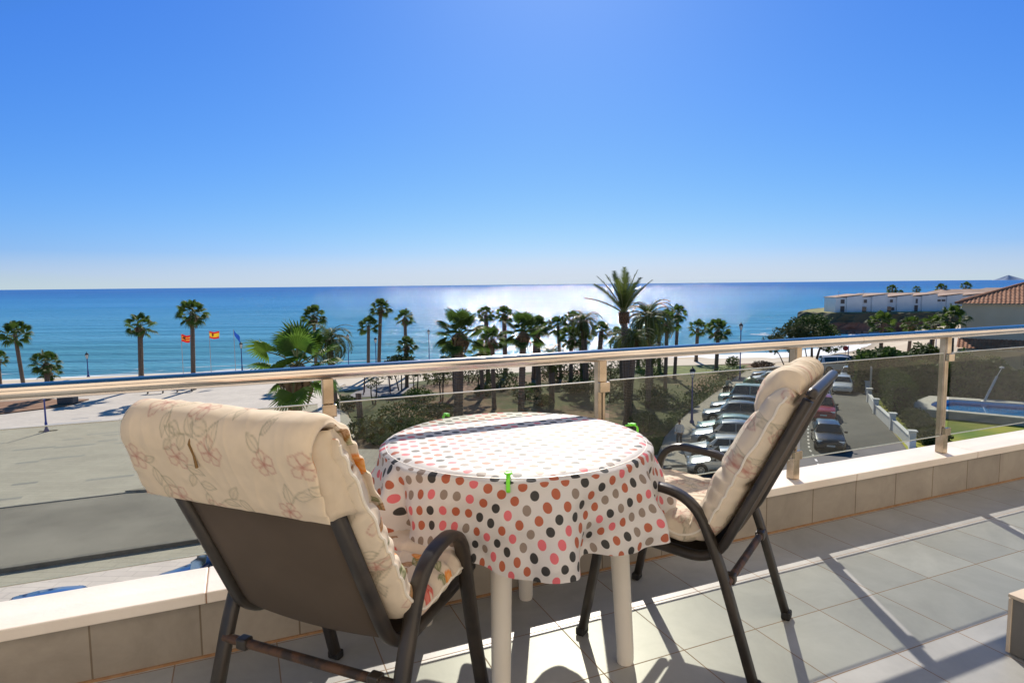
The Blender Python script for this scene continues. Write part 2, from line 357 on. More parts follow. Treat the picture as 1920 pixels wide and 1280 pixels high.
# ------------------------------------------------------------------ chairs
def arc(pts, n=6, r=.06):
    """round the corners of a polyline in the (a, z) plane"""
    P = [Vector(p) for p in pts]; out = [P[0]]
    for i in range(1, len(P) - 1):
        d0 = (P[i - 1] - P[i]); d1 = (P[i + 1] - P[i]); rr = min(r if not isinstance(r, (list, tuple)) else r[i - 1], d0.length * .48, d1.length * .48)
        p0 = P[i] + d0.normalized() * rr; p1 = P[i] + d1.normalized() * rr
        for k in range(n + 1):
            t = k / n; out.append(p0 * (1 - t) ** 2 + P[i] * 2 * t * (1 - t) + p1 * t ** 2)
    out.append(P[-1]); return out
def make_chair(name, loc, rz, label, wl_=.25, wb_=.225, af=.185, ff=.293, zt_=.575):
    t = empty(name, loc, rz, label, 'chair', 'dark metal terrace armchairs')
    for s in (-1, 1):
        X = wl_ * s
        pts = arc([(X, ff, .012), (X, (af + ff) / 2 + .006, .25), (X, af, zt_ + .025), (X, min(-.10, af - .19), zt_), (X, -.187, .36), (X, -.293, .012)], 8, [.05, .10, .10, .05])
        b = MB(); b.tube(pts, (.021, .014), n=14, side=(1, 0, 0)); b.build('arm_and_legs', M_frame, t, smooth='all')
        for yy in (ff + .001, -.294): b = MB(); b.box((X, yy, .015), (.046, .032, .029)); b.build('foot_cap', M_rubber, t, bevel=.006)
    pts = arc([(-wb_, .24, .405), (-wb_, -.16, .365), (-wb_, -.414, .903)], 8, .09)
    pr = [Vector((-p.x, p.y, p.z)) for p in pts]
    top_ = arc([pts[-1], (-wb_, -.424, .924), (wb_, -.424, .924), pr[-1]], 6, .04)
    bot = arc([pts[0], (-wb_, .265, .405), (wb_, .265, .405), pr[0]], 6, .05)
    b = MB(); b.tube(pts, (.019, .015), n=12, side=(1, 0, 0)); b.tube(pr, (.019, .015), n=12, side=(1, 0, 0))
    b.tube(top_[1:-1], .016, n=10); b.tube(bot[1:-1], .016, n=10)
    b.build('seat_and_back_frame', M_frame, t, smooth='all')
    b = MB(); b.tube([(-wl_, -.205, .315), (wl_, -.205, .315)], .0125, n=10); b.build('cross_bar', M_rust, t, smooth=True)
    for s in (-1, 1):
        b = MB(); b.box((wb_ * .9 * s, -.205, .315), (.035, .031, .031)); b.build('bar_sleeve', M_frame, t, bevel=.005)
    # sling
    b = MB(); w = wb_ - .017; n = len(pts)
    prev = None
    path = [p for p in pts]
    nx = 12
    b0 = len(b.v)
    for i, p in enumerate(path):
        for k in range(nx + 1):
            x = -w + 2 * w * k / nx; sag = .012 * (1 - (x / w) ** 2)
            tt = (path[min(i + 1, n - 1)] - path[max(i - 1, 0)]).normalized(); nn = Vector((0, tt.z, -tt.y))
            if nn.z > 0 or nn.y > 0: pass
            q = p + Vector((0, -sag * .7, -sag * .7)); b.v.append((x, q.y, q.z))
    for i in range(n - 1):
        for k in range(nx): b.f.append((b0 + i * (nx + 1) + k, b0 + i * (nx + 1) + k + 1, b0 + (i + 1) * (nx + 1) + k + 1, b0 + (i + 1) * (nx + 1) + k)); b.m.append(0)
    o = b.build('sling', M_sling, t, smooth='all'); sm = o.modifiers.new('thick', 'SOLIDIFY'); sm.thickness = .003
    return t
chairL = make_chair('terrace_chair', (-.442, 1.683, 0), R(66.8 - 90), 'dark metal armchair seen from behind with its brown fabric back to the camera', .28, .233, .10, .24)
chairL.scale = (.986, .986, .986)
chairR = make_chair('terrace_chair', (.623, 2.186, 0), R(146.2 - 90), 'dark metal armchair seen from the side on the right of the round table')

# ------------------------------------------------------------------ floral pattern painting (a printed fabric)
rng = np.random.default_rng(5)
class Canvas:
    def __init__(s, w, h, res, base):
        s.res = res; s.W = int(w / res) + 1; s.H = int(h / res) + 1
        s.c = np.empty((s.H, s.W, 3), np.float32); s.c[:] = base; s.w = w; s.h = h
    def seg(s, p, q, col, wd, al):
        x0, x1 = sorted((p[0], q[0])); y0, y1 = sorted((p[1], q[1])); pad = wd + s.res
        i0 = max(0, int((y0 - pad) / s.res)); i1 = min(s.H, int((y1 + pad) / s.res) + 2); j0 = max(0, int((x0 - pad) / s.res)); j1 = min(s.W, int((x1 + pad) / s.res) + 2)
        if i0 >= i1 or j0 >= j1: return
        yy, xx = np.mgrid[i0:i1, j0:j1]; yy = yy * s.res; xx = xx * s.res
        dx, dy = q[0] - p[0], q[1] - p[1]; l2 = dx * dx + dy * dy + 1e-12
        t = np.clip(((xx - p[0]) * dx + (yy - p[1]) * dy) / l2, 0, 1)
        d = np.hypot(xx - p[0] - t * dx, yy - p[1] - t * dy)
        a = (np.clip((wd - d) / (s.res * .9) + .5, 0, 1) * al)[..., None]
        s.c[i0:i1, j0:j1] = s.c[i0:i1, j0:j1] * (1 - a) + np.array(col) * a
    def poly(s, pts, col, wd, al, fill=None, fa=.5):
        if fill is not None:
            P = np.array(pts); x0, y0 = P.min(0); x1, y1 = P.max(0)
            i0 = max(0, int(y0 / s.res)); i1 = min(s.H, int(y1 / s.res) + 2); j0 = max(0, int(x0 / s.res)); j1 = min(s.W, int(x1 / s.res) + 2)
            if i0 < i1 and j0 < j1:
                yy, xx = np.mgrid[i0:i1, j0:j1]; yy = yy * s.res; xx = xx * s.res; ins = np.zeros(yy.shape, bool)
                for k in range(len(P)):
                    xa, ya = P[k]; xb, yb = P[(k + 1) % len(P)]
                    c = ((ya > yy) != (yb > yy)) & (xx < (xb - xa) * (yy - ya) / (yb - ya + 1e-12) + xa); ins ^= c
                a = (ins * fa)[..., None]; s.c[i0:i1, j0:j1] = s.c[i0:i1, j0:j1] * (1 - a) + np.array(fill) * a
        for k in range(len(pts) - 1): s.seg(pts[k], pts[k + 1], col, wd, al)
def leaf(cv, x, y, ang, L, col, wd, al, fill, fa):
    ca, sa = math.cos(ang), math.sin(ang); pts = []
    for k in range(13):
        t = k / 12; pts.append((t * L, math.sin(math.pi * t ** .8) * L * .24))
    for k in range(12, -1, -1):
        t = k / 12; pts.append((t * L, -math.sin(math.pi * t ** .8) * L * .22))
    P = [(x + a * ca - b_ * sa, y + a * sa + b_ * ca) for a, b_ in pts]
    cv.poly(P, col, wd, al, fill, fa); cv.seg((x, y), (x + L * .9 * ca, y + L * .9 * sa), col, wd * .8, al)
def flower(cv, x, y, r, ang, col, wd, al, fill, fa):
    for k in range(5):
        a = ang + k * 2 * math.pi / 5 + rng.normal() * .08; ca, sa = math.cos(a), math.sin(a); pts = []
        for (u, v) in ((.12, 0), (.45, .30), (.75, .36), (.88, .2), (1, 0), (.88, -.2), (.75, -.36), (.45, -.30), (.12, 0)):
            pts.append((x + r * (u * ca - v * sa), y + r * (u * sa + v * ca)))
        cv.poly(pts, col, wd, al, fill, fa)
    for k in range(7):
        a = ang + k * .9; cv.seg((x, y), (x + r * .35 * math.cos(a), y + r * .35 * math.sin(a)), col, wd, al)
def paint(w, h, palette, res=.003, density=1.0, base=(.70, .60, .46)):
    cv = Canvas(w, h, res, base)
    vivid = palette == 'vivid'
    wd = .0013 if not vivid else .0018; al = .42 if not vivid else .85
    stepx, stepy = .115, .125
    ny = int(h / stepy) + 2; nx = int(w / stepx) + 2
    for j in range(-1, ny):
        for i in range(-1, nx):
            x = (i + .5 * (j % 2)) * stepx + rng.uniform(-.02, .02); y = j * stepy + rng.uniform(-.025, .025)
            a = rng.uniform(0, 6.28); 
            gcol = (.26, .25, .17) if not vivid else ((.30, .13, .03) if rng.random() < .55 else (.16, .20, .08))
            pts = []; px, py, aa = x, y, a; cur = rng.uniform(-.5, .5)
            for k in range(9):
                pts.append((px, py)); px += .0125 * math.cos(aa); py += .0125 * math.sin(aa); aa += cur * .35
            cv.poly(pts, gcol, wd * .8, al)
            for k, sgn in ((2, 1), (4, -1), (6, 1), (8, -1)):
                if rng.random() < .8:
                    lf = (.34, .35, .22) if not vivid else ((.52, .22, .045) if gcol[0] > .2 else (.34, .38, .16))
                    leaf(cv, pts[k][0], pts[k][1], a + sgn * rng.uniform(.5, 1.1) + cur * k * .35, rng.uniform(.034, .052), gcol, wd * .8, al, lf, (.06 if not vivid else .55))
            fc = (.48, .19, .16) if not vivid else ((.62, .05, .04) if (i + j) % 3 == 0 else (.80, .25, .03))
            ff = (.62, .35, .30) if not vivid else ((.72, .10, .08) if (i + j) % 3 == 0 else (.90, .36, .05))
            flower(cv, x, y, rng.uniform(.027, .036), rng.uniform(0, 6), fc, wd, al * 1.1, ff, (.08 if not vivid else .75))
    return cv

def smooth_path(pts, step):
    """Catmull-Rom through (a, z, thickness) points, resampled at even arc length"""
    P = np.array([2 * np.array(pts[0]) - pts[1]] + [np.array(p) for p in pts] + [2 * np.array(pts[-1]) - pts[-2]], float); out = []
    for i in range(1, len(P) - 2):
        for t in np.linspace(0, 1, 40, endpoint=False):
            out.append(.5 * ((2 * P[i]) + (-P[i - 1] + P[i + 1]) * t + (2 * P[i - 1] - 5 * P[i] + 4 * P[i + 1] - P[i + 2]) * t * t + (-P[i - 1] + 3 * P[i] - 3 * P[i + 1] + P[i + 2]) * t ** 3))
    out.append(P[-2]); out = np.array(out)
    s = np.concatenate([[0], np.cumsum(np.hypot(*np.diff(out[:, :2], axis=0).T))]); n = int(s[-1] / step) + 1
    ss = np.linspace(0, s[-1], n)
    return np.stack([np.interp(ss, s, out[:, k]) for k in range(out.shape[1])], 1), ss
def vnoise(x, y, seed):
    r = np.random.default_rng(seed); out = np.zeros_like(x)
    for k in range(10):
        f = r.uniform(12, 46) ; a = r.uniform(0, 6.28); out += np.sin((x * math.cos(a) + y * math.sin(a)) * f + r.uniform(0, 6.28) + 1.3 * np.sin((x * math.sin(a) - y * math.cos(a)) * f * .6)) / 10
    return out
def pad(name, pts, width, seams, front, back, parent, seed=1, step=.003, edge=.018, wr=.006, wscale=None, buttons=(), sdeep=.4, piping=False, ridge=.0035):
    """puffy cushion: (a, z, half thickness) path swept across +-width/2, printed front and back"""
    P, ss = smooth_path(pts, step); n = len(P); nw = int(width / step) + 1
    T = np.gradient(P[:, :2], axis=0); T /= np.linalg.norm(T, axis=1)[:, None]; Nn = np.stack([-T[:, 1], T[:, 0]], 1)   # normal towards the sitter
    xs = np.linspace(-width / 2, width / 2, nw); X, SS = np.meshgrid(xs, ss); L = ss[-1]
    ex = np.clip(1 - (np.abs(X) / (width / 2)), 0, 1); es = np.minimum(SS, L - SS) / (width / 2)
    fx = 1 - (1 - np.clip(ex / .28, 0, 1)) ** 2.6; fs = 1 - (1 - np.clip(es / .28, 0, 1)) ** 2.6
    prof = np.sqrt(np.clip(fx * fs, 0, 1))
    for sm in seams: prof = prof * (1 - sdeep * np.exp(-((SS - sm * L + .006 * np.sin(X * 30)) / .014) ** 2))
    for (bx, bs) in buttons: prof = prof * (1 - .6 * np.exp(-(((SS - bs * L) ** 2 + (X - bx) ** 2) / .0005)))
    nz = vnoise(X, SS, seed) * wr + np.abs(vnoise(X * 2.1, SS * 2.1, seed + 9)) * wr * .7
    rdg = 1 - np.abs(vnoise(X * 2.6 + .3 * SS, SS * 1.1, seed + 31)) * 3.2; nz += ridge * np.clip(rdg, 0, 1) ** 2 + .0012 * vnoise(X * 4.5, SS * 4.5, seed + 55)
    nz *= np.clip(prof * 2, 0, 1)
    # puckers along the edges
    pk = .005 * np.sin(SS * 95 + 3 * np.sin(SS * 17)) * np.exp(-(ex / .12) ** 2)
    half = P[:, 2][:, None] * prof
    off = np.stack([half + nz, -half * .85 + nz * .4], 0)
    V = np.empty((2, n, nw, 3), np.float32)
    wsc = (1 + pk) if wscale is None else (1 + pk) * wscale(SS / L)
    for k in range(2):
        V[k, ..., 0] = X * wsc
        V[k, ..., 1] = P[:, 0][:, None] + Nn[:, 0][:, None] * off[k]
        V[k, ..., 2] = P[:, 1][:, None] + Nn[:, 1][:, None] * off[k] + pk
    C = np.ones((2, n, nw, 4), np.float32)
    for k, cv in ((0, front), (1, back)):
        iy = np.clip((SS / cv.res).astype(int), 0, cv.H - 1); ix = np.clip(((X + width / 2) / cv.res).astype(int), 0, cv.W - 1)
        C[k, ..., :3] = cv.c[iy, ix]
    idx = np.arange(2 * n * nw).reshape(2, n, nw)
    def q(i): return np.stack([i[:-1, :-1], i[:-1, 1:], i[1:, 1:], i[1:, :-1]], -1).reshape(-1, 4)
    F = [q(idx[0])[:, ::-1], q(idx[1])]
    rim = np.concatenate([np.arange(nw), nw * np.arange(1, n) + nw - 1, (n - 1) * nw + np.arange(nw - 2, -1, -1), nw * np.arange(n - 2, 0, -1)])
    rj = np.roll(rim, -1); F.append(np.stack([rim, rj, rj + n * nw, rim + n * nw], -1)); F = np.concatenate(F)
    me = bpy.data.meshes.new(name); me.vertices.add(2 * n * nw); me.vertices.foreach_set('co', V.ravel())
    me.loops.add(F.size); me.loops.foreach_set('vertex_index', F.ravel().astype(np.int32)); me.polygons.add(len(F))
    me.polygons.foreach_set('loop_start', np.arange(0, F.size, 4, dtype=np.int32)); me.update(calc_edges=True)
    me.polygons.foreach_set('use_smooth', [True] * len(F))
    ca = me.color_attributes.new('pattern', 'FLOAT_COLOR', 'POINT'); ca.data.foreach_set('color', C.ravel())
    me.materials.append(M_floral)
    o = bpy.data.objects.new(name, me); col.objects.link(o); o.parent = parent; fixn(o)
    if piping:
        for sx in (0, nw - 1):
            k_ = range(6, n - 6, 5); bb = MB(); bb.tube([tuple((V[0, i, sx] + V[1, i, sx]) / 2) for i in k_], .0038, n=6); bb.build('piping', M_piping, o, smooth=True)
    return o
M_piping = mat('piping', (.80, .74, .64), (.84, .79, .70), rough=.8)
cream = (.78, .68, .54)
cvA = paint(.56, 1.5, 'pale', base=cream); cvB = paint(.56, 1.5, 'vivid', base=(.74, .64, .52)); cvC = paint(.56, .9, 'pale', base=(.78, .66, .50))
def place_like(ch, name, label):
    e = empty(name, ch.location, ch.rotation_euler.z, label, 'cushion', 'floral seat cushions on the chairs'); e.scale = ch.scale; return e
cuL = place_like(chairL, 'chair_cushion', 'cream floral cushion hooked over the back of the left chair, orange flowers on its seat')
pad('padding', [(-.405, .955, .018), (-.378, .91, .030), (-.300, .77, .046), (-.210, .61, .050), (-.140, .485, .048), (-.065, .450, .046), (.02, .462, .047), (.14, .472, .047), (.25, .475, .042)], .56,
    (.22, .42, .62, .82), cvB, cvA, cuL, seed=3, piping=True)
# pocket that hangs over the top of the chair back
pad('hood', [(-.225, .745, .006), (-.262, .81, .010), (-.325, .915, .013), (-.362, .965, .016), (-.40, .985, .018), (-.445, .978, .018), (-.462, .94, .016), (-.443, .87, .012), (-.413, .782, .009)][::-1], 0.53, (), cvC, cvB, cuL, step=.003, seed=8, wr=.0035, ridge=.0012,
    wscale=lambda t: 1.0 + .02 * np.sin(t * 3))
for s in (-1, 1):
    b = MB(); nz_, nq_ = 14, 10
    for i in range(nz_ + 1):
        t = i / nz_; z = .782 + .192 * t; ab = -.412 - .046 * min(1, t * 1.3) + (.03 * max(0, t - .8) / .2 if t > .8 else 0); af_ = -.235 - .115 * t - (.03 * max(0, t - .8) / .2 if t > .8 else 0)
        for k in range(nq_ + 1): q = k / nq_; b.v.append((s * (.246 + .022 * math.sin(math.pi * q) + .004 * math.sin(q * 19 + t * 13)), ab + (af_ - ab) * q, z))
    for i in range(nz_):
        for k in range(nq_): q = i * (nq_ + 1) + k; b.f.append((q, q + 1, q + nq_ + 2, q + nq_ + 1)); b.m.append(0)
    o = b.build('hood_side', M_floral, cuL, smooth='all'); ca = o.data.color_attributes.new('pattern', 'FLOAT_COLOR', 'POINT')
    ca.data.foreach_set('color', [c for _ in o.data.vertices for c in (.78, .66, .50, 1)]); sm = o.modifiers.new('thick', 'SOLIDIFY'); sm.thickness = .006
b = MB(); b.tube([(-.035, -.475, .955), (-.038, -.480, .935), (-.033, -.474, .91), (-.035, -.466, .882)], [.002, .0025, .002, .0035], n=6); b.build('tie_string', M_string, cuL)
cuR = place_like(chairR, 'chair_cushion', 'faded cream floral cushion slumped on the right chair with a bulging head roll')
pad('padding', [(-.38, .915, .030), (-.355, .905, .045), (-.335, .87, .050), (-.305, .81, .054), (-.245, .70, .060), (-.180, .565, .056), (-.118, .462, .052), (-.05, .444, .048), (.04, .452, .046), (.15, .458, .044), (.25, .462, .04)], .50,
    (.36, .62), cvA, cvA, cuR, seed=14, wr=.007, sdeep=.25, piping=True)
pad('head_roll', [(-.275, .80, .014), (-.292, .87, .034), (-.322, .922, .044), (-.362, .938, .044), (-.392, .915, .026)][::-1], .43, (), cvC, cvC, cuR, seed=21, wr=.008)

# ------------------------------------------------------------------ table
TX, TY = .010, 2.10
tb = empty('round_table', (TX, TY, 0), 0, 'round white plastic garden table under the dotted cloth', 'table')
b = MB(); b.lathe([(.30, .682), (.425, .684), (.44, .70), (.436, .718), (.42, .7205)], 64); b.build('tabletop', M_plw, tb, smooth=True)
for (x, y, x2, y2) in ((.352, -.13, .315, -.115), (.035, .30, .03, .26), (-.052, -.355, -.045, -.30), (-.34, .12, -.30, .10)):
    b = MB(); b.tube([(x, y, 0), (x, y, .012), (x * .99 + x2 * .01, y * .99 + y2 * .01, .05), (x2, y2, .69)], [.026, .028, .028, .034], n=20); b.build('leg', M_plw, tb, smooth=True)
CLOTH_ROT = 20; CHAIR_AZ = -112
def make_cloth():
    nphi, nflat, ndrop = 420, 14, 46; RT = .447; Lr = .248
    V = []; UVs = []; F = []
    r0 = np.random.default_rng(11)
    nf = 10; ph = np.sort((np.arange(nf) + r0.uniform(-.22, .22, nf)) / nf * 2 * np.pi); amp = r0.uniform(.75, 1.3, nf)
    def fold(p):     # signed wave made of uneven folds
        k = np.searchsorted(ph, p % (2 * np.pi)); a0 = ph[k - 1] - (2 * np.pi if k == 0 else 0); a1 = ph[k % nf] + (2 * np.pi if k == nf else 0)
        t = ((p % (2 * np.pi)) - a0) / (a1 - a0); return math.sin(2 * math.pi * (t - .12 * math.sin(2 * math.pi * t))) * amp[k % nf]
    rows = [RT * (i / nflat) ** .9 for i in range(1, nflat + 1)] + [RT + Lr * (j / ndrop) for j in range(1, ndrop + 1)]
    V.append((0, 0, .7245)); UVs.append((0, 0))
    for ri, s in enumerate(rows):
        for k in range(nphi):
            p = 2 * math.pi * k / nphi; t = max(0, s - RT)
            hem = 1 + .035 * math.sin(3 * p + 1) + .03 * math.sin(2 * p + 4.2)
            UVs.append((s * hem * math.cos(p), s * hem * math.sin(p)) if t else (s * math.cos(p), s * math.sin(p)))
            if t == 0:
                r = s; z = .7245
                rr = .012; 
                if s > RT - rr: z -= rr * (1 - math.sqrt(max(0, 1 - ((s - RT + rr) / rr) ** 2)))
            else:
                tt = t * hem; q = t / Lr; w = fold(p)
                g = min(1, q * 1.15) ** 1.25
                pw = math.radians(CHAIR_AZ - CLOTH_ROT); dpp = (p - pw + math.pi) % (2 * math.pi) - math.pi; press = math.exp(-(dpp / .32) ** 2)
                w = w * (1 - .8 * press) - .25 * press
                r = RT + .004 + .045 * (1 - press) * q * (1 - .35 * q) + .060 * g * w + .004 * math.sin(9 * p + 14 * q)
                r += .0035 * q * math.sin(23 * p + 5 * q + 2 * math.sin(7 * p)) + .0022 * math.sin(41 * p - 9 * q) * q
                z = .7125 - tt * (1 - .05 * g * abs(w))
            V.append((r * math.cos(p), r * math.sin(p), z))
    for k in range(nphi): F.append((0, 1 + k, 1 + (k + 1) % nphi))
    for i in range(len(rows) - 1):
        for k in range(nphi):
            k2 = (k + 1) % nphi; F.append((1 + i * nphi + k, 1 + (i + 1) * nphi + k, 1 + (i + 1) * nphi + k2, 1 + i * nphi + k2))
    me = bpy.data.meshes.new('tablecloth'); me.from_pydata(V, [], F); uvl = me.uv_layers.new(name='UVMap')
    li = np.empty(len(me.loops), np.int32); me.loops.foreach_get('vertex_index', li); uvl.data.foreach_set('uv', np.array(UVs, np.float32)[li].ravel())
    me.polygons.foreach_set('use_smooth', [True] * len(F)); me.materials.append(M_cloth)
    o = bpy.data.objects.new('tablecloth', me); col.objects.link(o); o.location = (TX, TY, 0); o.rotation_euler = (0, 0, R(CLOTH_ROT)); return o
top(make_cloth(), 'white tablecloth with pink, grey, black and rust coloured dots on the round table', 'tablecloth')
def clip(ang, label):
    e = empty('tablecloth_clip', (TX + .455 * math.cos(ang), TY + .455 * math.sin(ang), .725), ang, label, 'clip', 'green clips holding the tablecloth'); e.scale = (.8, .75, .85)
    b = MB(); b.tube(arc([(-.045, .004, .006), (-.004, 0, .0065), (.012, 0, -.004), (.012, 0, -.040), (.0, 0, -.046)], 5, .008), (.0075, .003), n=8, side=(0, 1, 0)); b.build('clamp_arm', M_clip, e, smooth='all')
    b = MB(); b.box((-.012, 0, .0115), (.018, .026, .006), rz=.5); b.tube([(-.03, -.01, .012), (-.03, .012, .012)], .0035, n=8); b.build('clamp_grip', M_clip, e, bevel=.002)
    return e
clip(R(-93), 'bright green tablecloth clip at the front edge of the table')
clip(R(18), 'bright green tablecloth clip at the right edge of the table')
clip(R(128), 'bright green tablecloth clip at the far left edge of the table')

# ================================================================== the ground, sea and surfaces
def coast(x):
    P = [(-900, 20), (-300, 66), (-80, 91), (-30, 104), (28, 113), (48, 114), (58, 117), (66, 123), (76, 134), (92, 158), (108, 176), (126, 190), (150, 215), (400, 330), (900, 400)]
    for i in range(len(P) - 1):
        if x <= P[i + 1][0]:
            t = (x - P[i][0]) / (P[i + 1][0] - P[i][0]); return P[i][1] * (1 - t) + P[i + 1][1] * t
    return P[-1][1]
def gz(x, y):
    d = coast(x) - y; w = 22 + (0 if x < 30 else 4)
    if d > w: return S - .03
    t = 1 - d / w; t2 = min(t, 1)
    z = S - .03 + (SEA + .06 - S) * (t2 * t2 * (3 - 2 * t2) * .55 + t2 * .45)
    if t > 1: z -= (t - 1) * 2.2
    return max(z, SEA - 3)
xs = list(np.concatenate([np.arange(-700, -120, 20), np.arange(-120, 190, 2.5), np.arange(190, 900, 25)])); ys = list(np.concatenate([np.arange(-60, 60, 6), np.arange(60, 240, 2.0), np.arange(240, 420, 15)]))
b = MB(); b.v = [(x, y, gz(x, y) + (.05 * math.sin(x * .9 + y * 1.3) * math.sin(x * .31 - y * .7) if gz(x, y) < S - .1 else 0)) for y in ys for x in xs]
nx_ = len(xs)
for j in range(len(ys) - 1):
    for i in range(nx_ - 1): q = j * nx_ + i; b.f.append((q, q + 1, q + nx_ + 1, q + nx_)); b.m.append(0)
def ground_mat():
    m = mat('sand', (.50, .41, .29), (.62, .53, .40), rough=.95, scale=.08, detail=8, bump=.3, bscale=3)
    N, L, p = nodes_of(m)   # wet sand near the water line by height
    tc = N.new('ShaderNodeTexCoord'); sp = N.new('ShaderNodeSeparateXYZ'); L.new(tc.outputs['Object'], sp.inputs[0])
    mr = N.new('ShaderNodeMapRange'); mr.inputs[1].default_value = SEA + .1; mr.inputs[2].default_value = SEA + .55; mr.inputs[3].default_value = .55; mr.inputs[4].default_value = 1
    L.new(sp.outputs['Z'], mr.inputs[0])
    mx = N.new('ShaderNodeMix'); mx.data_type = 'RGBA'; mx.blend_type = 'MULTIPLY'; mx.inputs['Factor'].default_value = 1
    src = p.inputs['Base Color'].links[0].from_socket; L.new(src, mx.inputs['A']); L.new(mr.outputs[0], mx.inputs['B']); L.new(mx.outputs['Result'], p.inputs['Base Color'])
    return m
struct(b.build('ground', ground_mat(), smooth='all'))

def sea_mat():
    m = bpy.data.materials.new('sea_water'); m.use_nodes = True
    N, L, p = nodes_of(m)
    tc = N.new('ShaderNodeTexCoord'); sp = N.new('ShaderNodeSeparateXYZ'); L.new(tc.outputs['Object'], sp.inputs[0])
    # shallow (turquoise) to deep (blue)
    no = N.new('ShaderNodeTexNoise'); no.inputs['Scale'].default_value = .004; no.inputs['Detail'].default_value = 5
    mp0 = N.new('ShaderNodeMapping'); mp0.inputs['Scale'].default_value = (.25, 1, 1); L.new(tc.outputs['Object'], mp0.inputs[0]); L.new(mp0.outputs[0], no.inputs['Vector'])
    ad = N.new('ShaderNodeMath'); ad.operation = 'MULTIPLY_ADD'; ad.inputs[1].default_value = 700; L.new(no.outputs['Fac'], ad.inputs[0]); L.new(sp.outputs['Y'], ad.inputs[2])
    mr = N.new('ShaderNodeMapRange'); mr.inputs[1].default_value = 380; mr.inputs[2].default_value = 2600; L.new(ad.outputs[0], mr.inputs[0])
    rp = N.new('ShaderNodeValToRGB'); e = rp.color_ramp.elements
    e[0].position = 0; e[0].color = (.075, .27, .37, 1); e[1].position = 1; e[1].color = (.028, .15, .43, 1)
    for q, c in ((.06, (.068, .28, .46)), (.22, (.05, .25, .52)), (.5, (.032, .185, .47))): el = e.new(q); el.color = (*c, 1)
    L.new(mr.outputs[0], rp.inputs['Fac']); N.remove(p)
    df = N.new('ShaderNodeBsdfDiffuse'); L.new(rp.outputs['Color'], df.inputs['Color'])
    gl = N.new('ShaderNodeBsdfGlossy'); gl.inputs['Roughness'].default_value = .10; gl.inputs['Color'].default_value = (1, .97, .93, 1)
    fr = N.new('ShaderNodeFresnel'); fr.inputs['IOR'].default_value = 1.33; mn = N.new('ShaderNodeMath'); mn.operation = 'MINIMUM'; L.new(fr.outputs[0], mn.inputs[0])
    # wind streaks: reflection varies in patches, wave shading is painted into the colour
    mpw = N.new('ShaderNodeMapping'); mpw.inputs['Scale'].default_value = (.006, .05, 1); mpw.inputs['Rotation'].default_value = (0, 0, R(4)); L.new(tc.outputs['Object'], mpw.inputs[0])
    nw_ = N.new('ShaderNodeTexNoise'); nw_.inputs['Scale'].default_value = 1; nw_.inputs['Detail'].default_value = 9; nw_.inputs['Roughness'].default_value = .72; L.new(mpw.outputs[0], nw_.inputs['Vector'])
    cw = N.new('ShaderNodeMapRange'); cw.inputs[1].default_value = .38; cw.inputs[2].default_value = .64; cw.inputs[3].default_value = .07; cw.inputs[4].default_value = .27; L.new(nw_.outputs['Fac'], cw.inputs[0]); L.new(cw.outputs[0], mn.inputs[1])
    cv_ = N.new('ShaderNodeMapRange'); cv_.inputs[1].default_value = .3; cv_.inputs[2].default_value = .7; cv_.inputs[3].default_value = .86; cv_.inputs[4].default_value = 1.18; L.new(nw_.outputs['Fac'], cv_.inputs[0])
    mc_ = N.new('ShaderNodeMix'); mc_.data_type = 'RGBA'; mc_.blend_type = 'MULTIPLY'; mc_.inputs['Factor'].default_value = 1; L.new(rp.outputs['Color'], mc_.inputs['A']); L.new(cv_.outputs[0], mc_.inputs['B']); L.new(mc_.outputs['Result'], df.inputs['Color'])
    ms = N.new('ShaderNodeMixShader'); L.new(mn.outputs[0], ms.inputs[0]); L.new(df.outputs[0], ms.inputs[1]); L.new(gl.outputs[0], ms.inputs[2]); L.new(ms.outputs[0], N['Material Output'].inputs['Surface'])
    # waves: long swell parallel to the shore, wind ripples, small chop
    mp = N.new('ShaderNodeMapping'); mp.inputs['Rotation'].default_value = (0, 0, R(-8)); mp.inputs['Scale'].default_value = (.22, 1, 1); L.new(tc.outputs['Object'], mp.inputs[0])
    wv = N.new('ShaderNodeTexWave'); wv.bands_direction = 'Y'; wv.inputs['Scale'].default_value = .019; wv.inputs['Distortion'].default_value = 11; wv.inputs['Detail'].default_value = 3; wv.inputs['Detail Scale'].default_value = .6; L.new(mp.outputs[0], wv.inputs['Vector'])
    wst = N.new('ShaderNodeMapRange'); wst.inputs[1].default_value = 95; wst.inputs[2].default_value = 330; wst.inputs[3].default_value = 1; wst.inputs[4].default_value = .1; L.new(sp.outputs['Y'], wst.inputs[0])
    prev = N.new('ShaderNodeBump'); prev.inputs['Distance'].default_value = .75; L.new(wv.outputs['Fac'], prev.inputs['Height']); L.new(wst.outputs[0], prev.inputs['Strength'])
    for sc, dist, st in ((.06, .50, 1.0), (.30, .52, 1.0), (1.3, .30, 1.0)):
        n = N.new('ShaderNodeTexNoise'); n.inputs['Scale'].default_value = sc; n.inputs['Detail'].default_value = 3; n.inputs['Roughness'].default_value = .6
        L.new(mp.outputs[0], n.inputs['Vector'])
        bp = N.new('ShaderNodeBump'); bp.inputs['Strength'].default_value = st; bp.inputs['Distance'].default_value = dist * 2.5
        L.new(n.outputs['Fac'], bp.inputs['Height'])
        if prev: L.new(prev.outputs[0], bp.inputs['Normal'])
        prev = bp
    L.new(prev.outputs[0], gl.inputs['Normal']); L.new(prev.outputs[0], fr.inputs['Normal']); L.new(prev.outputs[0], df.inputs['Normal'])
    return m
b = MB(); b.quad([(-40000, 30, SEA), (40000, 30, SEA), (40000, 40000, SEA), (-40000, 40000, SEA)])
struct(b.build('sea', sea_mat()))

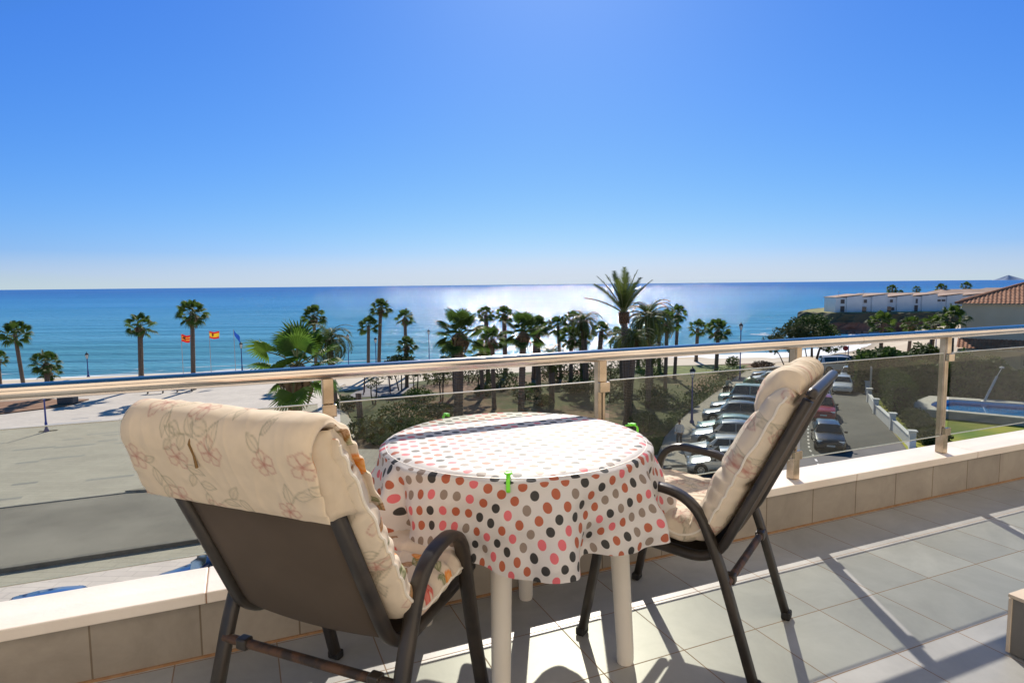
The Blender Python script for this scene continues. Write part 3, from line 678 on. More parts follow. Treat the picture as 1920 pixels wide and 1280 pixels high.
def foam_mat():
    m = bpy.data.materials.new('foam'); m.use_nodes = True
    N, L, p = nodes_of(m); p.inputs['Base Color'].default_value = (.82, .84, .84, 1); p.inputs['Roughness'].default_value = .9
    uv = N.new('ShaderNodeUVMap'); sp = N.new('ShaderNodeSeparateXYZ'); L.new(uv.outputs[0], sp.inputs[0])
    mp = N.new('ShaderNodeMapping'); mp.inputs['Scale'].default_value = (.10, .55, 1); L.new(uv.outputs[0], mp.inputs[0])
    no = N.new('ShaderNodeTexNoise'); no.inputs['Scale'].default_value = 1; no.inputs['Detail'].default_value = 7; no.inputs['Distortion'].default_value = .8; L.new(mp.outputs[0], no.inputs['Vector'])
    # swash band near v=0 plus breaking lines further out
    c = N.new('ShaderNodeValToRGB'); e = c.color_ramp.elements; e[0].position = 0; e[0].color = (1, 1, 1, 1); e[1].position = 1; e[1].color = (0, 0, 0, 1)
    for q, v in ((.10, .95), (.16, .55), (.28, .42), (.33, .58), (.38, .40), (.55, .32), (.60, .48), (.64, .32), (.84, .25), (.88, .34), (.91, .22)): el = e.new(q); el.color = (v, v, v, 1)
    dv_ = N.new('ShaderNodeMath'); dv_.operation = 'MULTIPLY'; dv_.inputs[1].default_value = 1 / 34; L.new(sp.outputs['Y'], dv_.inputs[0]); L.new(dv_.outputs[0], c.inputs['Fac'])
    s1 = N.new('ShaderNodeMath'); s1.operation = 'ADD'; L.new(no.outputs['Fac'], s1.inputs[0]); L.new(c.outputs['Color'], s1.inputs[1])
    mr = N.new('ShaderNodeMapRange'); mr.inputs[1].default_value = 1.08; mr.inputs[2].default_value = 1.28; L.new(s1.outputs[0], mr.inputs[0])
    L.new(mr.outputs[0], p.inputs['Alpha'])
    return m
b = MB(); uvs = []
fx = list(np.arange(-130, 118, 2.0))
for x in fx:
    y = coast(x)
    for v in (-1.5, 6, 14, 24, 34): b.v.append((x - v * .12 * (x > 40), y + v, SEA + .06)); uvs.append((x, max(v, 0) * (.62 if x > 22 else 1)))
for i in range(len(fx) - 1):
    for k in range(4): q = i * 5 + k; b.f.append((q, q + 5, q + 6, q + 1)); b.m.append(0)
o = b.build('surf_foam', foam_mat()); uvl = o.data.uv_layers.new(name='UVMap')
for lp in o.data.loops: uvl.data[lp.index].uv = uvs[lp.vertex_index]
struct(o, 'stuff', 'white surf foam breaking along the beach', 'foam')

b = MB(); uvs = []; gx = np.linspace(0, 1, 20); gy = np.linspace(0, 1, 8)
for i, a_ in enumerate(gx):
    for j, c_ in enumerate(gy):
        b.v.append((46 + 40 * a_ + 6 * math.sin(c_ * 5), 140 + 42 * a_ + 26 * (c_ - .5), SEA + .08)); d_ = max(abs(a_ - .55) * 2, abs(c_ - .5) * 2); uvs.append((46 + 60 * a_ + 300, 5.2 + 12 * d_ ** 2))
for i in range(19):
    for j in range(7): q = i * 8 + j; b.f.append((q, q + 8, q + 9, q + 1)); b.m.append(0)
o = b.build('reef_foam', bpy.data.materials['foam']); uvl = o.data.uv_layers.new(name='UVMap')
for lp in o.data.loops: uvl.data[lp.index].uv = uvs[lp.vertex_index]
struct(o, 'stuff', 'white broken water off the tip of the headland', 'foam')
def sheet(name, polys, z, m, h=None):
    b = MB()
    for p in polys:
        if h: b.prism(p, z, z + h)
        else: b.quad([(q[0], q[1], z) for q in p])
    return struct(b.build(name, m))
SWL = [(9.0, 38.4), (10.6, 43.1), (13.2, 48.7), (15.0, 52.1), (19.3, 59.8), (21.6, 63.5), (25, 70), (28.3, 75.5)]     # park side of the pavement
SWR = [(11.8, 36.5), (13.2, 41.6), (16.0, 48.0), (17.7, 51.2), (22.0, 58.6), (24.4, 62.6), (27.8, 69), (31.0, 74.0)]     # kerb side
M_asph = mat('asphalt', (.085, .083, .080), (.13, .127, .12), rough=.85, scale=.35, detail=9, bump=.3, bscale=40)
M_street = mat('worn_asphalt', (.23, .21, .19), (.36, .33, .295), rough=.85, scale=.22, detail=12, bump=.2, bscale=40, contrast=(.36, .62))
M_paver = brickmat('plaza_paving', (.60, .55, .47), (.56, .51, .44), (.42, .38, .33), 1.2, .4, .012, rough=.85, offset=.37, noise=.14, nscale=.5)
M_paver2 = brickmat('pavement_tiles', (.44, .40, .34), (.40, .36, .31), (.28, .25, .21), .4, .4, .01, rough=.9, noise=.2, nscale=.6)
st_ = [W(-130, 29.2), W(-20, 29.2), W(14, 29.2), (8.5, 34.6), (-8.4, 34.1), W(-5, 38.3), W(-20, 38.0), W(-130, 37.6)]
st_ = [W(-130, 29.2), W(20, 29.2), (11.8, 36.5)] + [(4, 35.6), (-8.4, 34.4)] + [W(-6, 38.0), W(-130, 38.0)]
sheet('street', [st_], S + .02, M_street)
road = [W(20, 29.2), W(32, 22), (25.2, 39.4), (27.9, 46.0), (30.4, 51.8), (33.4, 57.9), (38.8, 67.3), (44.6, 75.3), (54, 84), (60, 90), (54, 92), (40, 84), (31.0, 78.0)] + SWR[::-1]
sheet('road', [road], S + .024, M_asph)
sheet('plaza', [[W(-130, 38.02), W(-6, 38.02), (-10.2, 40.6), (-13, 50), (-18.5, 62), (-18.6, 69.5), (-60, 68), (-150, 40)]], S + .0, M_paver, .05)
sheet('sidewalk', [[(-8.4, 34.45), (4, 35.65)] + SWR + SWL[::-1] + [(0, 40.0), (-10.15, 40.6), W(-6, 38.03)]], S - .02, M_paver2, .16)
sheet('forecourt', [[W(-60, 3.0), W(34, 3.0), W(34, 20), W(20, 29.0), W(-60, 29.0)]], S + .03, M_paver)
def park_mat():
    m = mat('park_soil', (.15, .095, .058), (.28, .18, .11), rough=1, scale=.25, detail=8, bump=.6, bscale=8)
    N, L, p = nodes_of(m)
    tc = N.new('ShaderNodeTexCoord'); n = N.new('ShaderNodeTexNoise'); n.inputs['Scale'].default_value = .11; n.inputs['Detail'].default_value = 7; L.new(tc.outputs['Object'], n.inputs['Vector'])
    n2 = N.new('ShaderNodeTexNoise'); n2.inputs['Scale'].default_value = 2.5; n2.inputs['Detail'].default_value = 5; L.new(tc.outputs['Object'], n2.inputs['Vector'])
    a = N.new('ShaderNodeMath'); a.operation = 'MULTIPLY_ADD'; a.inputs[1].default_value = .35; L.new(n2.outputs['Fac'], a.inputs[0]); L.new(n.outputs['Fac'], a.inputs[2])
    mr = N.new('ShaderNodeMapRange'); mr.inputs[1].default_value = .60; mr.inputs[2].default_value = .70; L.new(a.outputs[0], mr.inputs[0])
    mx = N.new('ShaderNodeMix'); mx.data_type = 'RGBA'; mx.inputs['B'].default_value = (.085, .10, .035, 1); src = p.inputs['Base Color'].links[0].from_socket
    L.new(mr.outputs[0], mx.inputs['Factor']); L.new(src, mx.inputs['A']); L.new(mx.outputs['Result'], p.inputs['Base Color'])
    return m
b = MB(); rnp = random.Random(12)
for i in range(150):
    u_, v_ = rnp.uniform(-75, -8), rnp.uniform(38.6, 62); u_ = round(u_ / 1.2) * 1.2; v_ = round(v_ / .4) * .4; n_ = rnp.choice((1, 1, 1, 2))
    b.quad([(*W(u_, v_), S + .054), (*W(u_ + 1.19 * n_, v_), S + .054), (*W(u_ + 1.19 * n_, v_ + .39), S + .054), (*W(u_, v_ + .39), S + .054)])
struct(b.build('plaza_dark_pavers', mat('grey_paver', (.36, .35, .33), (.45, .43, .40), rough=.85, scale=.2, contrast=(.4, .6))))
b = MB(); b.box((-60, 38.02, S + .045), (140, .22, .06)); o = b.build('street_kerb', mat('kerb_stone', (.46, .43, .38), (.56, .52, .46), rough=.9, scale=1.5)); o.rotation_euler = (0, 0, A); struct(o)
M_grass = mat('grass', (.09, .13, .035), (.19, .22, .06), rough=1, scale=1.2, detail=8, bump=.6, bscale=12)
M_lawn = mat('lawn', (.09, .17, .012), (.30, .29, .025), rough=1, scale=.18, detail=9, bump=.5, bscale=14)
sheet('park', [[(-10.2, 40.65), (0, 40.05)] + [(x - .02, y) for x, y in SWL] + [(34, 83.5), (17, 81), (-5, 75), (-11, 70), (-18, 64), (-13, 50)]], S + .05, park_mat())
sheet('lawn_strip', [[(16.5, 73.5), (24, 74), (27.5, 77), (31, 81.5), (18, 80.5), (14, 77)]], S + .07, M_grass)
sheet('planting_bed', [[(-60, 52.5), (-44.4, 53.7), (-41, 57.2), (-41.2, 60.5), (-50, 60.8), (-70, 58)]], S + .03, mat('bed_soil', (.24, .13, .075), (.32, .19, .12), rough=1, scale=.8, bump=.5), .12)
sheet('playground_surface', [[(-16.2, 60.2), (-11.0, 61.0), (-10.6, 68.5), (-15.8, 68.2)]], S + .08, mat('rubber_floor', (.17, .165, .17), (.22, .215, .22), rough=.9, scale=.6))
sheet('sand_strip', [[(-18.3, 68.5), (-17.8, 64.2), (-11, 70.1), (-5, 75.1), (17, 81.1), (34, 83.6), (40, 86), (36, 90), (10, 87), (-18, 79), (-60, 72), (-60, 68.3)]], S - .03, mat('promenade', (.56, .49, .39), (.64, .57, .46), rough=.95, scale=.3, detail=8), .045)
# garden with the pool
sheet('garden_lawn', [[(25.0, 39.0), (28.0, 46.0), (30.6, 51.8), (33.6, 57.9), (36, 62), (80, 62), (120, 20), (34, 30), (27.5, 34.5)]], S + .05, M_lawn)
sheet('garden_path', [[W(32.2, 22.2), (25.2, 39.2), (26.1, 38.9), (28.2, 34.6), W(36, 21)]], S + .04, M_paver2, .12)
sheet('parking_marks', [], S, M_asph) if False else None
M_paint = mat('road_paint', (.62, .61, .58), (.72, .71, .68), rough=.7, scale=2)
b = MB(); dl = [(16.9, 33.4), (18.2, 36.8), (19.2, 40.0), (20.4, 42.7), (21.9, 45.9), (24.0, 50.0), (26.0, 53.6), (28.9, 58.1), (33, 65), (38, 73)]
acc = 0
for i in range(len(dl) - 1):
    p, q = Vector(dl[i]), Vector(dl[i + 1]); n = int((q - p).length / .9); a = math.atan2((q - p).y, (q - p).x)
    for k in range(n): c = p + (q - p) * (k + .5) / n; b.box((c.x, c.y, S + .0285), (.5, .12, .003), rz=a)
struct(b.build('road_markings', M_paint))

# low wall between street and forecourt
w_ = empty('street_wall', (*W(-20, 29.1), S), A, 'long low dark kerb wall between the street and the car park below the parapet', 'wall')
b = MB(); b.box((-10, 0, .10), (105, .20, .20)); b.build('wall_body', mat('shade_dark_stone', (.10, .095, .09), (.15, .14, .13), rough=.9, scale=2), w_)  # body colour darkened to stand for the shaded near face
b = MB(); b.box((-10, .0, .215), (105.1, .24, .028)); b.build('coping', mat('wall_coping', (.20, .19, .18), (.28, .26, .24), rough=.9, scale=2), w_)

# ================================================================== vegetation
M_fan = mat('fan_leaf', (.045, .095, .016), (.11, .17, .032), rough=.55, scale=1.5, trans=.48, spec=.3)
M_fanb = mat('bright_fan_leaf', (.06, .145, .02), (.14, .23, .035), rough=.5, scale=1.5, trans=.5, spec=.35)
M_date = mat('date_leaf', (.060, .090, .020), (.13, .165, .04), rough=.55, scale=1.5, trans=.48, spec=.25)
M_dead = mat('dead_frond', (.13, .085, .045), (.23, .16, .085), rough=.9, scale=2, trans=.15)
M_trunk = mat('palm_trunk', (.12, .085, .06), (.25, .18, .13), rough=.95, scale=3, bump=.8, bscale=9)
M_boot = mat('palm_boot', (.10, .055, .03), (.20, .11, .05), rough=.95, scale=4, bump=1, bscale=10)
M_stem = mat('petiole', (.13, .16, .05), (.20, .20, .08), rough=.6, scale=3)

def fan_crown(seed, nleaf=26, blades=14, petr=.5, fanr=.55, droop=.5, width=.075):
    rn = random.Random(seed); b = MB()
    for i in range(nleaf):
        u = (i + .5) / nleaf; el = R(82 - 128 * u ** .95) + rn.uniform(-.14, .14); az = i * 2.39996 + rn.uniform(-.3, .3)
        d = Vector((math.cos(el) * math.cos(az), math.cos(el) * math.sin(az), math.sin(el))); L_ = petr * rn.uniform(.8, 1.1)
        e = d * L_ + Vector((0, 0, -.06 * L_)); mid = d * L_ * .5 + Vector((0, 0, .03))
        b.tube([(0, 0, 0), tuple(mid), tuple(e)], [.018, .012, .009], n=4, mi=1, cap=False)
        side = d.cross(Vector((0, 0, 1))); side = side.normalized() if side.length > .1 else Vector((1, 0, 0))
        tw = rn.uniform(-.7, .7); nrm = side.cross(d).normalized(); side = (side * math.cos(tw) + nrm * math.sin(tw)).normalized(); nrm = side.cross(d).normalized()
        fr = fanr * rn.uniform(.85, 1.12); dr = droop * rn.uniform(.5, 1.3)
        for k in range(blades):
            t = (k + .5) / blades * 2 - 1; a = t * R(122)
            bd = (d * math.cos(a) + side * math.sin(a)).normalized(); bs = (side * math.cos(a) - d * math.sin(a)).normalized()
            ln = fr * (1 - .22 * abs(t)) * rn.uniform(.9, 1.08); w = width * (1 + .1 * rn.random())
            m_ = e + bd * ln * .52 + nrm * (.05 * (1 - abs(t))); tip = e + bd * ln + Vector((0, 0, -dr * ln * .55 * rn.uniform(.6, 1.3)))
            m2 = e + bd * ln * .78 + Vector((0, 0, -dr * ln * .18))
            v0 = len(b.v); b.v += [tuple(e), tuple(m_ - bs * w), tuple(m_ + nrm * .02), tuple(m_ + bs * w), tuple(m2 - bs * w * .5), tuple(m2 + bs * w * .5), tuple(tip)]
            for f in ((0, 1, 2), (0, 2, 3), (1, 4, 5, 2), (2, 5, 3), (4, 6, 5)): b.f.append(tuple(v0 + q for q in f)); b.m.append(0)
    return b
def date_crown(seed, nf=46, nl=26, stiff=.5, span=100):
    rn = random.Random(seed); b = MB()
    for i in range(nf):
        u = (i + .5) / nf; el = R(84 - span * u) + rn.uniform(-.1, .1); az = i * 2.39996 + rn.uniform(-.25, .25)
        h = Vector((math.cos(az), math.sin(az), 0)); L_ = rn.uniform(.85, 1.08); P = []; p = Vector((0, 0, 0)); a = el
        ns = 9
        for k in range(ns + 1):
            P.append(p.copy()); p = p + (h * math.cos(a) + Vector((0, 0, math.sin(a)))) * L_ / ns; a -= (.16 + .10 * math.cos(el)) * (1.6 - stiff * 1.2)
        b.tube([tuple(q) for q in P], [.016 * (1 - .8 * k / ns) + .002 for k in range(ns + 1)], n=4, mi=1, cap=False)
        sd = Vector((-math.sin(az), math.cos(az), 0))
        for k in range(nl):
            t = .14 + .86 * (k + rn.random() * .5) / nl; f = t * ns; i0 = min(int(f), ns - 1); q = P[i0].lerp(P[i0 + 1], f - i0); tg = (P[i0 + 1] - P[i0]).normalized(); up = sd.cross(tg).normalized()
            if up.z < 0: up = -up
            ln = .21 * math.sin(math.pi * min(1, .15 + t * .82)) ** .5 * rn.uniform(.8, 1.1)
            for s in (-1, 1):
                dr = (sd * s * .75 + tg * .75 + up * rn.uniform(.0, .35)).normalized(); w = tg * .011
                e = q + dr * ln + Vector((0, 0, -.03)); b.quad([tuple(q - w), tuple(q + w), tuple(e)])
    return b
MESH = {}
def mesh_of(key, b, mats, smooth=False):
    o = b.build(key, mats, smooth=smooth); me = o.data; bpy.data.objects.remove(o); MESH[key] = me; return me
for k in range(4): mesh_of('fan%d' % k, fan_crown(10 + k, 20 + 2 * k, 18, .60, .45, .60, .034), [M_fan, M_stem])
for k in range(2): mesh_of('bigfan%d' % k, fan_crown(40 + k, 19, 30, .58, .50, .25, .026), [M_fanb if k == 0 else M_fan, M_stem])
for k in range(3): mesh_of('date%d' % k, date_crown(70 + k, 44, 26, .25), [M_date, M_stem])
mesh_of('date9', date_crown(99, 17, 44, 1.15, 44), [M_date, M_stem])
def trunk_mesh(seed, rings=34, flare=.35, rough_=.16):
    rn = random.Random(seed); b = MB(); pr = []
    for i in range(rings * 2 + 1):
        t = i / (rings * 2); r = 1 + flare * max(0, 1 - t * 7) ** 2 - .12 * t + (rough_ if i % 2 else 0) + rn.uniform(-.03, .03); pr.append((r, t))
    b.lathe(pr, 10); return b
for k in range(3): mesh_of('trunk%d' % k, trunk_mesh(k), M_trunk, True)
def skirt_mesh(seed, n=36):
    rn = random.Random(seed); b = MB()
    for i in range(n):
        a = rn.uniform(0, 6.28); z = rn.uniform(-.1, .08); l = rn.uniform(.35, .62); w = rn.uniform(.04, .09); r0 = .07; r1 = rn.uniform(.12, .26)
        c, s = math.cos(a), math.sin(a)
        b.quad([(c * r0, s * r0, z), (c * (r0 + r1) - s * w, s * (r0 + r1) + c * w, z - l * .45), (c * r1 * .9, s * r1 * .9, z - l), (c * (r0 + r1) + s * w, s * (r0 + r1) - c * w, z - l * .5)])
    return b
for k in range(2): mesh_of('skirt%d' % k, skirt_mesh(k), M_dead)
b = MB(); b.lathe([(.5, -1.0), (.75, -.75), (.98, -.4), (1.05, -.15), (.9, .1), (.55, .3), (.2, .4)], 12)
rn = random.Random(3)
for i in range(70):
    a = i * 2.4; z = -.8 + 1.1 * i / 70; r = 1.0; c, s = math.cos(a), math.sin(a)
    b.box((c * r * .95, s * r * .95, z), (.14, .22, .26), rz=a, ry=.5)
mesh_of('boot', b, M_boot)
def part_obj(name, me, parent, loc=(0, 0, 0), scale=(1, 1, 1), rz=0):
    o = bpy.data.objects.new(name, me); col.objects.link(o); o.parent = parent; o.location = loc; o.scale = scale; o.rotation_euler = (0, 0, rz); return o
def base_z(x, y): return max(gz(x, y), SEA) if coast(x) - y < 24 else S
palm_rn = random.Random(77)
def palm(kind, x, y, h, r, label, lean=None, skirt=False, var=None, name=None):
    z = base_z(x, y); h = h + S - z
    nm = 'date_palm' if kind in 'dD' else 'fan_palm'
    t = empty(nm, (x, y, z - .1), palm_rn.uniform(0, 6.28), label, 'palm tree', 'palms along the seafront')
    le = lean if lean is not None else palm_rn.uniform(-.06, .06); t.rotation_euler = (palm_rn.uniform(-.04, .04), 0, 0) ; t.rotation_euler[1] = le
    tr = {'f': .22, 'F': .29, 'd': .27, 'D': .25}[kind]
    tr *= palm_rn.uniform(.8, 1.18)
    if kind == 'f' and palm_rn.random() < .45: skirt = True
    part_obj('trunk', MESH['trunk%d' % palm_rn.randrange(3)], t, (0, 0, 0), (tr, tr, h), palm_rn.uniform(0, 6))
    if r <= 0: return t
    key = {'f': 'fan%d' % palm_rn.randrange(4), 'F': 'bigfan%d' % (var or 0), 'd': 'date%d' % palm_rn.randrange(3), 'D': 'date9'}[kind]
    s = r * (1.0 if kind in 'fF' else 1.15) * 1.05
    part_obj('crown', MESH[key], t, (0, 0, h), (s, s, s * (1.0 if kind != 'D' else 1.05)), palm_rn.uniform(0, 6.28))
    if skirt or kind in 'dD': 
        if kind in 'dD': part_obj('crown_base', MESH['boot'], t, (0, 0, h - .15), (tr * 1.45, tr * 1.45, tr * 2.8))
        if kind in 'fF': part_obj('dead_fronds', MESH['skirt%d' % palm_rn.randrange(2)], t, (0, 0, h), (r * 1.1, r * 1.1, r * 1.3))
    return t
PALMS = [
 ('f', -49.4, 60, 4.3, 1.1, 'fan palm cut off by the left edge of the photo, lower than the handrail', 0),
 ('f', -51.7, 66, 6.2, 1.75, 'tall fan palm nearest the left edge of the photo with a bare slim trunk', 0),
 ('f', -44.8, 60, 3.8, 1.5, 'short fan palm with a low bushy crown close to the left edge', 0),
 ('f', -45.6, 61.5, 2.7, 1.1, 'low fan palm shoot with yellowish leaves at the foot of the short left palm', 0),
 ('f', -39.9, 67, 6.9, 1.75, 'fan palm with a ragged crown standing left of the flags', 1),
 ('f', -33.8, 66, 8.1, 1.85, 'tallest fan palm on the left, between the orange flag and the red and yellow flag', 1),
 ('F', -10.5, 29, 7.25, 2.35, 'large bright green fan palm close behind the left chair', 1),
 ('f', -22.6, 72, 7.5, 1.6, 'tall fan palm just right of the bright green near palm', 0),
 ('d', -16.6, 58, 5.9, 2.7, 'arching feather palm with hanging fronds right of the bright green near palm', 0),
 ('f', -17.1, 74, 6.2, 1.5, 'shorter of the two fan palms standing close together left of the table', 0),
 ('f', -16.3, 76, 8.2, 1.45, 'taller of the two fan palms standing close together left of the table', 0),
 ('f', -12.5, 74, 7.1, 1.35, 'slim lone fan palm against the open sea above the left side of the table', 1),
 ('f', -11.2, 66, 4.6, 1.2, 'small fan palm poking out of a round bush', 0),
 ('F', -4.1, 46, 7.4, 2.1, 'broad fan palm with upright leaves and a shaggy trunk behind the table', 1),
 ('f', -2.7, 70, 7.6, 1.15, 'thin fan palm with a tiny high crown right of the broad shaggy palm', 0),
 ('f', -0.8, 74, 7.4, 1.3, 'thin fan palm with a high crown just left of the second broad palm', 0),
 ('f', -1.6, 54, 6.2, 1.45, 'fan palm with a drooping crown between the two broad palms', 1),
 ('F', 0.6, 48, 7.3, 1.8, 'second broad fan palm with tall spiky leaves behind the table', 1),
 ('f', 2.6, 62, 6.7, 1.4, 'fan palm with a narrow crown on the right of the second broad palm', 0),
 ('f', 5.6, 72, 6.1, 1.5, 'leftmost crown of the palm clump left of the railing post', 0),
 ('f', 6.5, 70, 6.9, 1.25, 'highest fan crown of the palm clump left of the railing post', 0),
 ('f', 6.2, 66, 5.2, 1.6, 'low wide fan crown in the middle of the palm clump left of the railing post', 1),
 ('d', 7.6, 64, 7.0, 2.1, 'feather palm with curled thin fronds on top of the clump left of the railing post', 0),
 ('f', 4.3, 66, 1.6, .75, 'very young stubby palm on the grass below the handrail', 0),
 ('d', 8.7, 47.5, 6.6, 1.8, 'feather palm with a leaning dark trunk right beside the railing post', 0),
 ('f', 9.5, 70, 5.7, 1.25, 'fan palm half hidden behind the leaning feather palm', 0),
 ('D', 9.5, 51, 8.5, 3.0, 'tallest date palm with stiff fronds standing high above the horizon', 0),
 ('d', 11.8, 54, 7.9, 2.9, 'full date palm with a thick trunk right of the tallest date palm', 0),
 ('d', 16.1, 80, 3.4, 2.0, 'date palm farther back behind the full date palm', 0),
 ('f', 15.2, 62, 7.0, 1.6, 'fan palm with brownish crown at the right end of the date palms', 1),
 ('f', 17.9, 76, 5.5, 1.4, 'fan palm on the lawn just behind the right end of the date palms', 0),
 ('f', 18.2, 70, 7.5, 1.25, 'high fan palm crown at the right end of the date palms against the sea', 0),
 ('f', 25.3, 86, 4.6, 1.55, 'small fan palm standing free by the beach, left one of a pair', 0),
 ('f', 24.8, 76, 5.1, 1.75, 'fan palm with a dark trunk on the lawn strip, right one of a pair', 0),
 ('f', 48.9, 83, 5.3, 2.0, 'fan palm with a dark trunk between the road end and the red cliff', 0),
 ('f', 59.4, 93.7, 4.3, 1.7, 'low fan palm on the beach parking below the white cliff houses', 0),
 ('f', 46.7, 70, 6.0, 1.35, 'fan palm with pale green leaves left of the tiled roof house', 0),
 ('f', 44.9, 64, 7.1, 1.7, 'bushy bright fan palm touching the corner of the tiled roof house', 0),
]
for k, x, y, h, r, lab, sk in PALMS:
    palm(k, x, y, h, r, lab, skirt=bool(sk), lean=(.09 if 'leaning' in lab else None), var=(0 if 'bright green' in lab else 1))
for k, x, y, h, r, lab in (('f', -2.9, 60, 4.6, 1.5, 'low fan palm crown just above the handrail between the two broad palms'), ('d', 3.6, 57, 4.3, 1.7, 'low feathery palm crown right of the second broad palm'),
        ('f', 2.4, 71, 6.0, 1.3, 'fan palm crown far behind the second broad palm'), ('f', 11.6, 66, 5.2, 1.5, 'low fan palm crown left of the tallest date palm'), ('d', 13.4, 60, 4.6, 2.0, 'low feathery crown filling the gap right of the tallest date palm'),
        ('f', 8.1, 72, 4.9, 1.5, 'fan palm crown low against the water above the railing post'), ('d', 10.9, 58, 5.6, 2.2, 'spreading feather palm crown directly behind the tallest date palm'), ('d', 14.6, 67, 6.2, 2.0, 'feather palm crown between the full date palm and the brownish fan palm'),
        ('f', -5.6, 61, 4.4, 1.5, 'low fan palm crown at the left foot of the broad shaggy palm')):
    palm(k, x, y, h, r, lab)
tr_ = palm('f', -11.0, 45, 3.2, 0, 'pruned palm stump with a knobbly grey brown trunk beside the playground')

# shrubs, hedges and trees made of leaf clumps
M_leafd = mat('dark_leaf', (.038, .080, .016), (.10, .155, .032), rough=.7, scale=.9, trans=.3, spec=.2)
M_leafg = mat('grey_green_leaf', (.05, .07, .024), (.11, .13, .045), rough=.7, scale=.8, trans=.3, spec=.2)
M_leafy = mat('yellow_green_leaf', (.09, .11, .03), (.18, .18, .05), rough=.6, scale=.8, trans=.3)
M_bark = mat('bark', (.07, .05, .035), (.13, .10, .075), rough=.95, scale=5, bump=.6, bscale=20)
def leafcloud(b, blobs, n, size, seed=0, shell=.55, mi=0):
    r0 = np.random.default_rng(seed); vol = np.array([q[3] * q[4] * q[5] for q in blobs]); vol = vol / vol.sum()
    for bi, q in enumerate(blobs):
        m_ = int(n * vol[bi])
        for _ in range(m_):
            d = r0.normal(size=3); d /= np.linalg.norm(d) + 1e-9
            rad = (shell + (1 - shell) * r0.random() ** .5) * (1 + .16 * math.sin(d[0] * 7 + bi) * math.sin(d[1] * 6 + 2 * bi) + .10 * math.sin(d[2] * 11))
            c = Vector((q[0] + d[0] * q[3] * rad, q[1] + d[1] * q[4] * rad, q[2] + d[2] * q[5] * rad))
            a = Vector(r0.normal(size=3)).normalized(); e = a.orthogonal().normalized(); s = size * r0.uniform(.6, 1.3)
            b.quad([tuple(c - a * s), tuple(c - e * s * .45), tuple(c + a * s), tuple(c + e * s * .45)], mi)
def shrub(name, x, y, blobs, n, size, m, label, cat='shrub', group=None, seed=0, stems=2, z=None, core=True):
    t = empty(name, (x, y, base_z(x, y) if z is None else z), 0, label, cat, group)
    b = MB(); leafcloud(b, blobs, n, size, seed); b.build('foliage', m, t)
    b = MB(); rn = random.Random(seed)
    for q in blobs[:max(1, stems)]:
        b.tube([(q[0] * .3, q[1] * .3, 0), (q[0] * .6 + rn.uniform(-.1, .1), q[1] * .6, q[2] * .5), (q[0], q[1], q[2])], [.08, .06, .03] if q[5] < 1.5 else [.2, .14, .06], n=6)
    b.build('stems', M_bark, t)
    return t
shrub('beach_tree', 35.6, 80, [(0, 0, 3.6, 2.6, 2.2, 1.5), (-2.2, .3, 2.9, 1.6, 1.6, 1.1), (1.6, 0, 4.2, 1.9, 1.8, 1.3), (.3, 0, 4.8, 1.5, 1.4, .9)], 3600, .20, M_leafg, 'wide grey green tree with twisted stems behind the head of the right cushion', 'tree', seed=3, stems=3)
shrub('beach_tree', 39.8, 83, [(0, 0, 4.6, 2.6, 2.2, 1.8), (1.9, .4, 3.4, 1.9, 1.8, 1.6), (-1.6, .3, 5.0, 1.7, 1.5, 1.2), (2.6, .2, 2.2, 1.4, 1.3, .9), (.2, 0, 5.9, 1.3, 1.2, .7)], 4300, .20, M_leafd, 'darker and taller tree right of the grey green beach tree', 'tree', seed=4, stems=3)
shrub('round_bush', -11.4, 64, [(0, 0, 2.8, 1.7, 1.5, 1.0), (-.9, 0, 2.2, 1.0, 1.0, .8), (1.0, .1, 2.4, 1.1, 1.0, .8)], 1500, .17, M_leafg, 'rounded olive green bush below the lone slim palm, just above the handrail', seed=5)
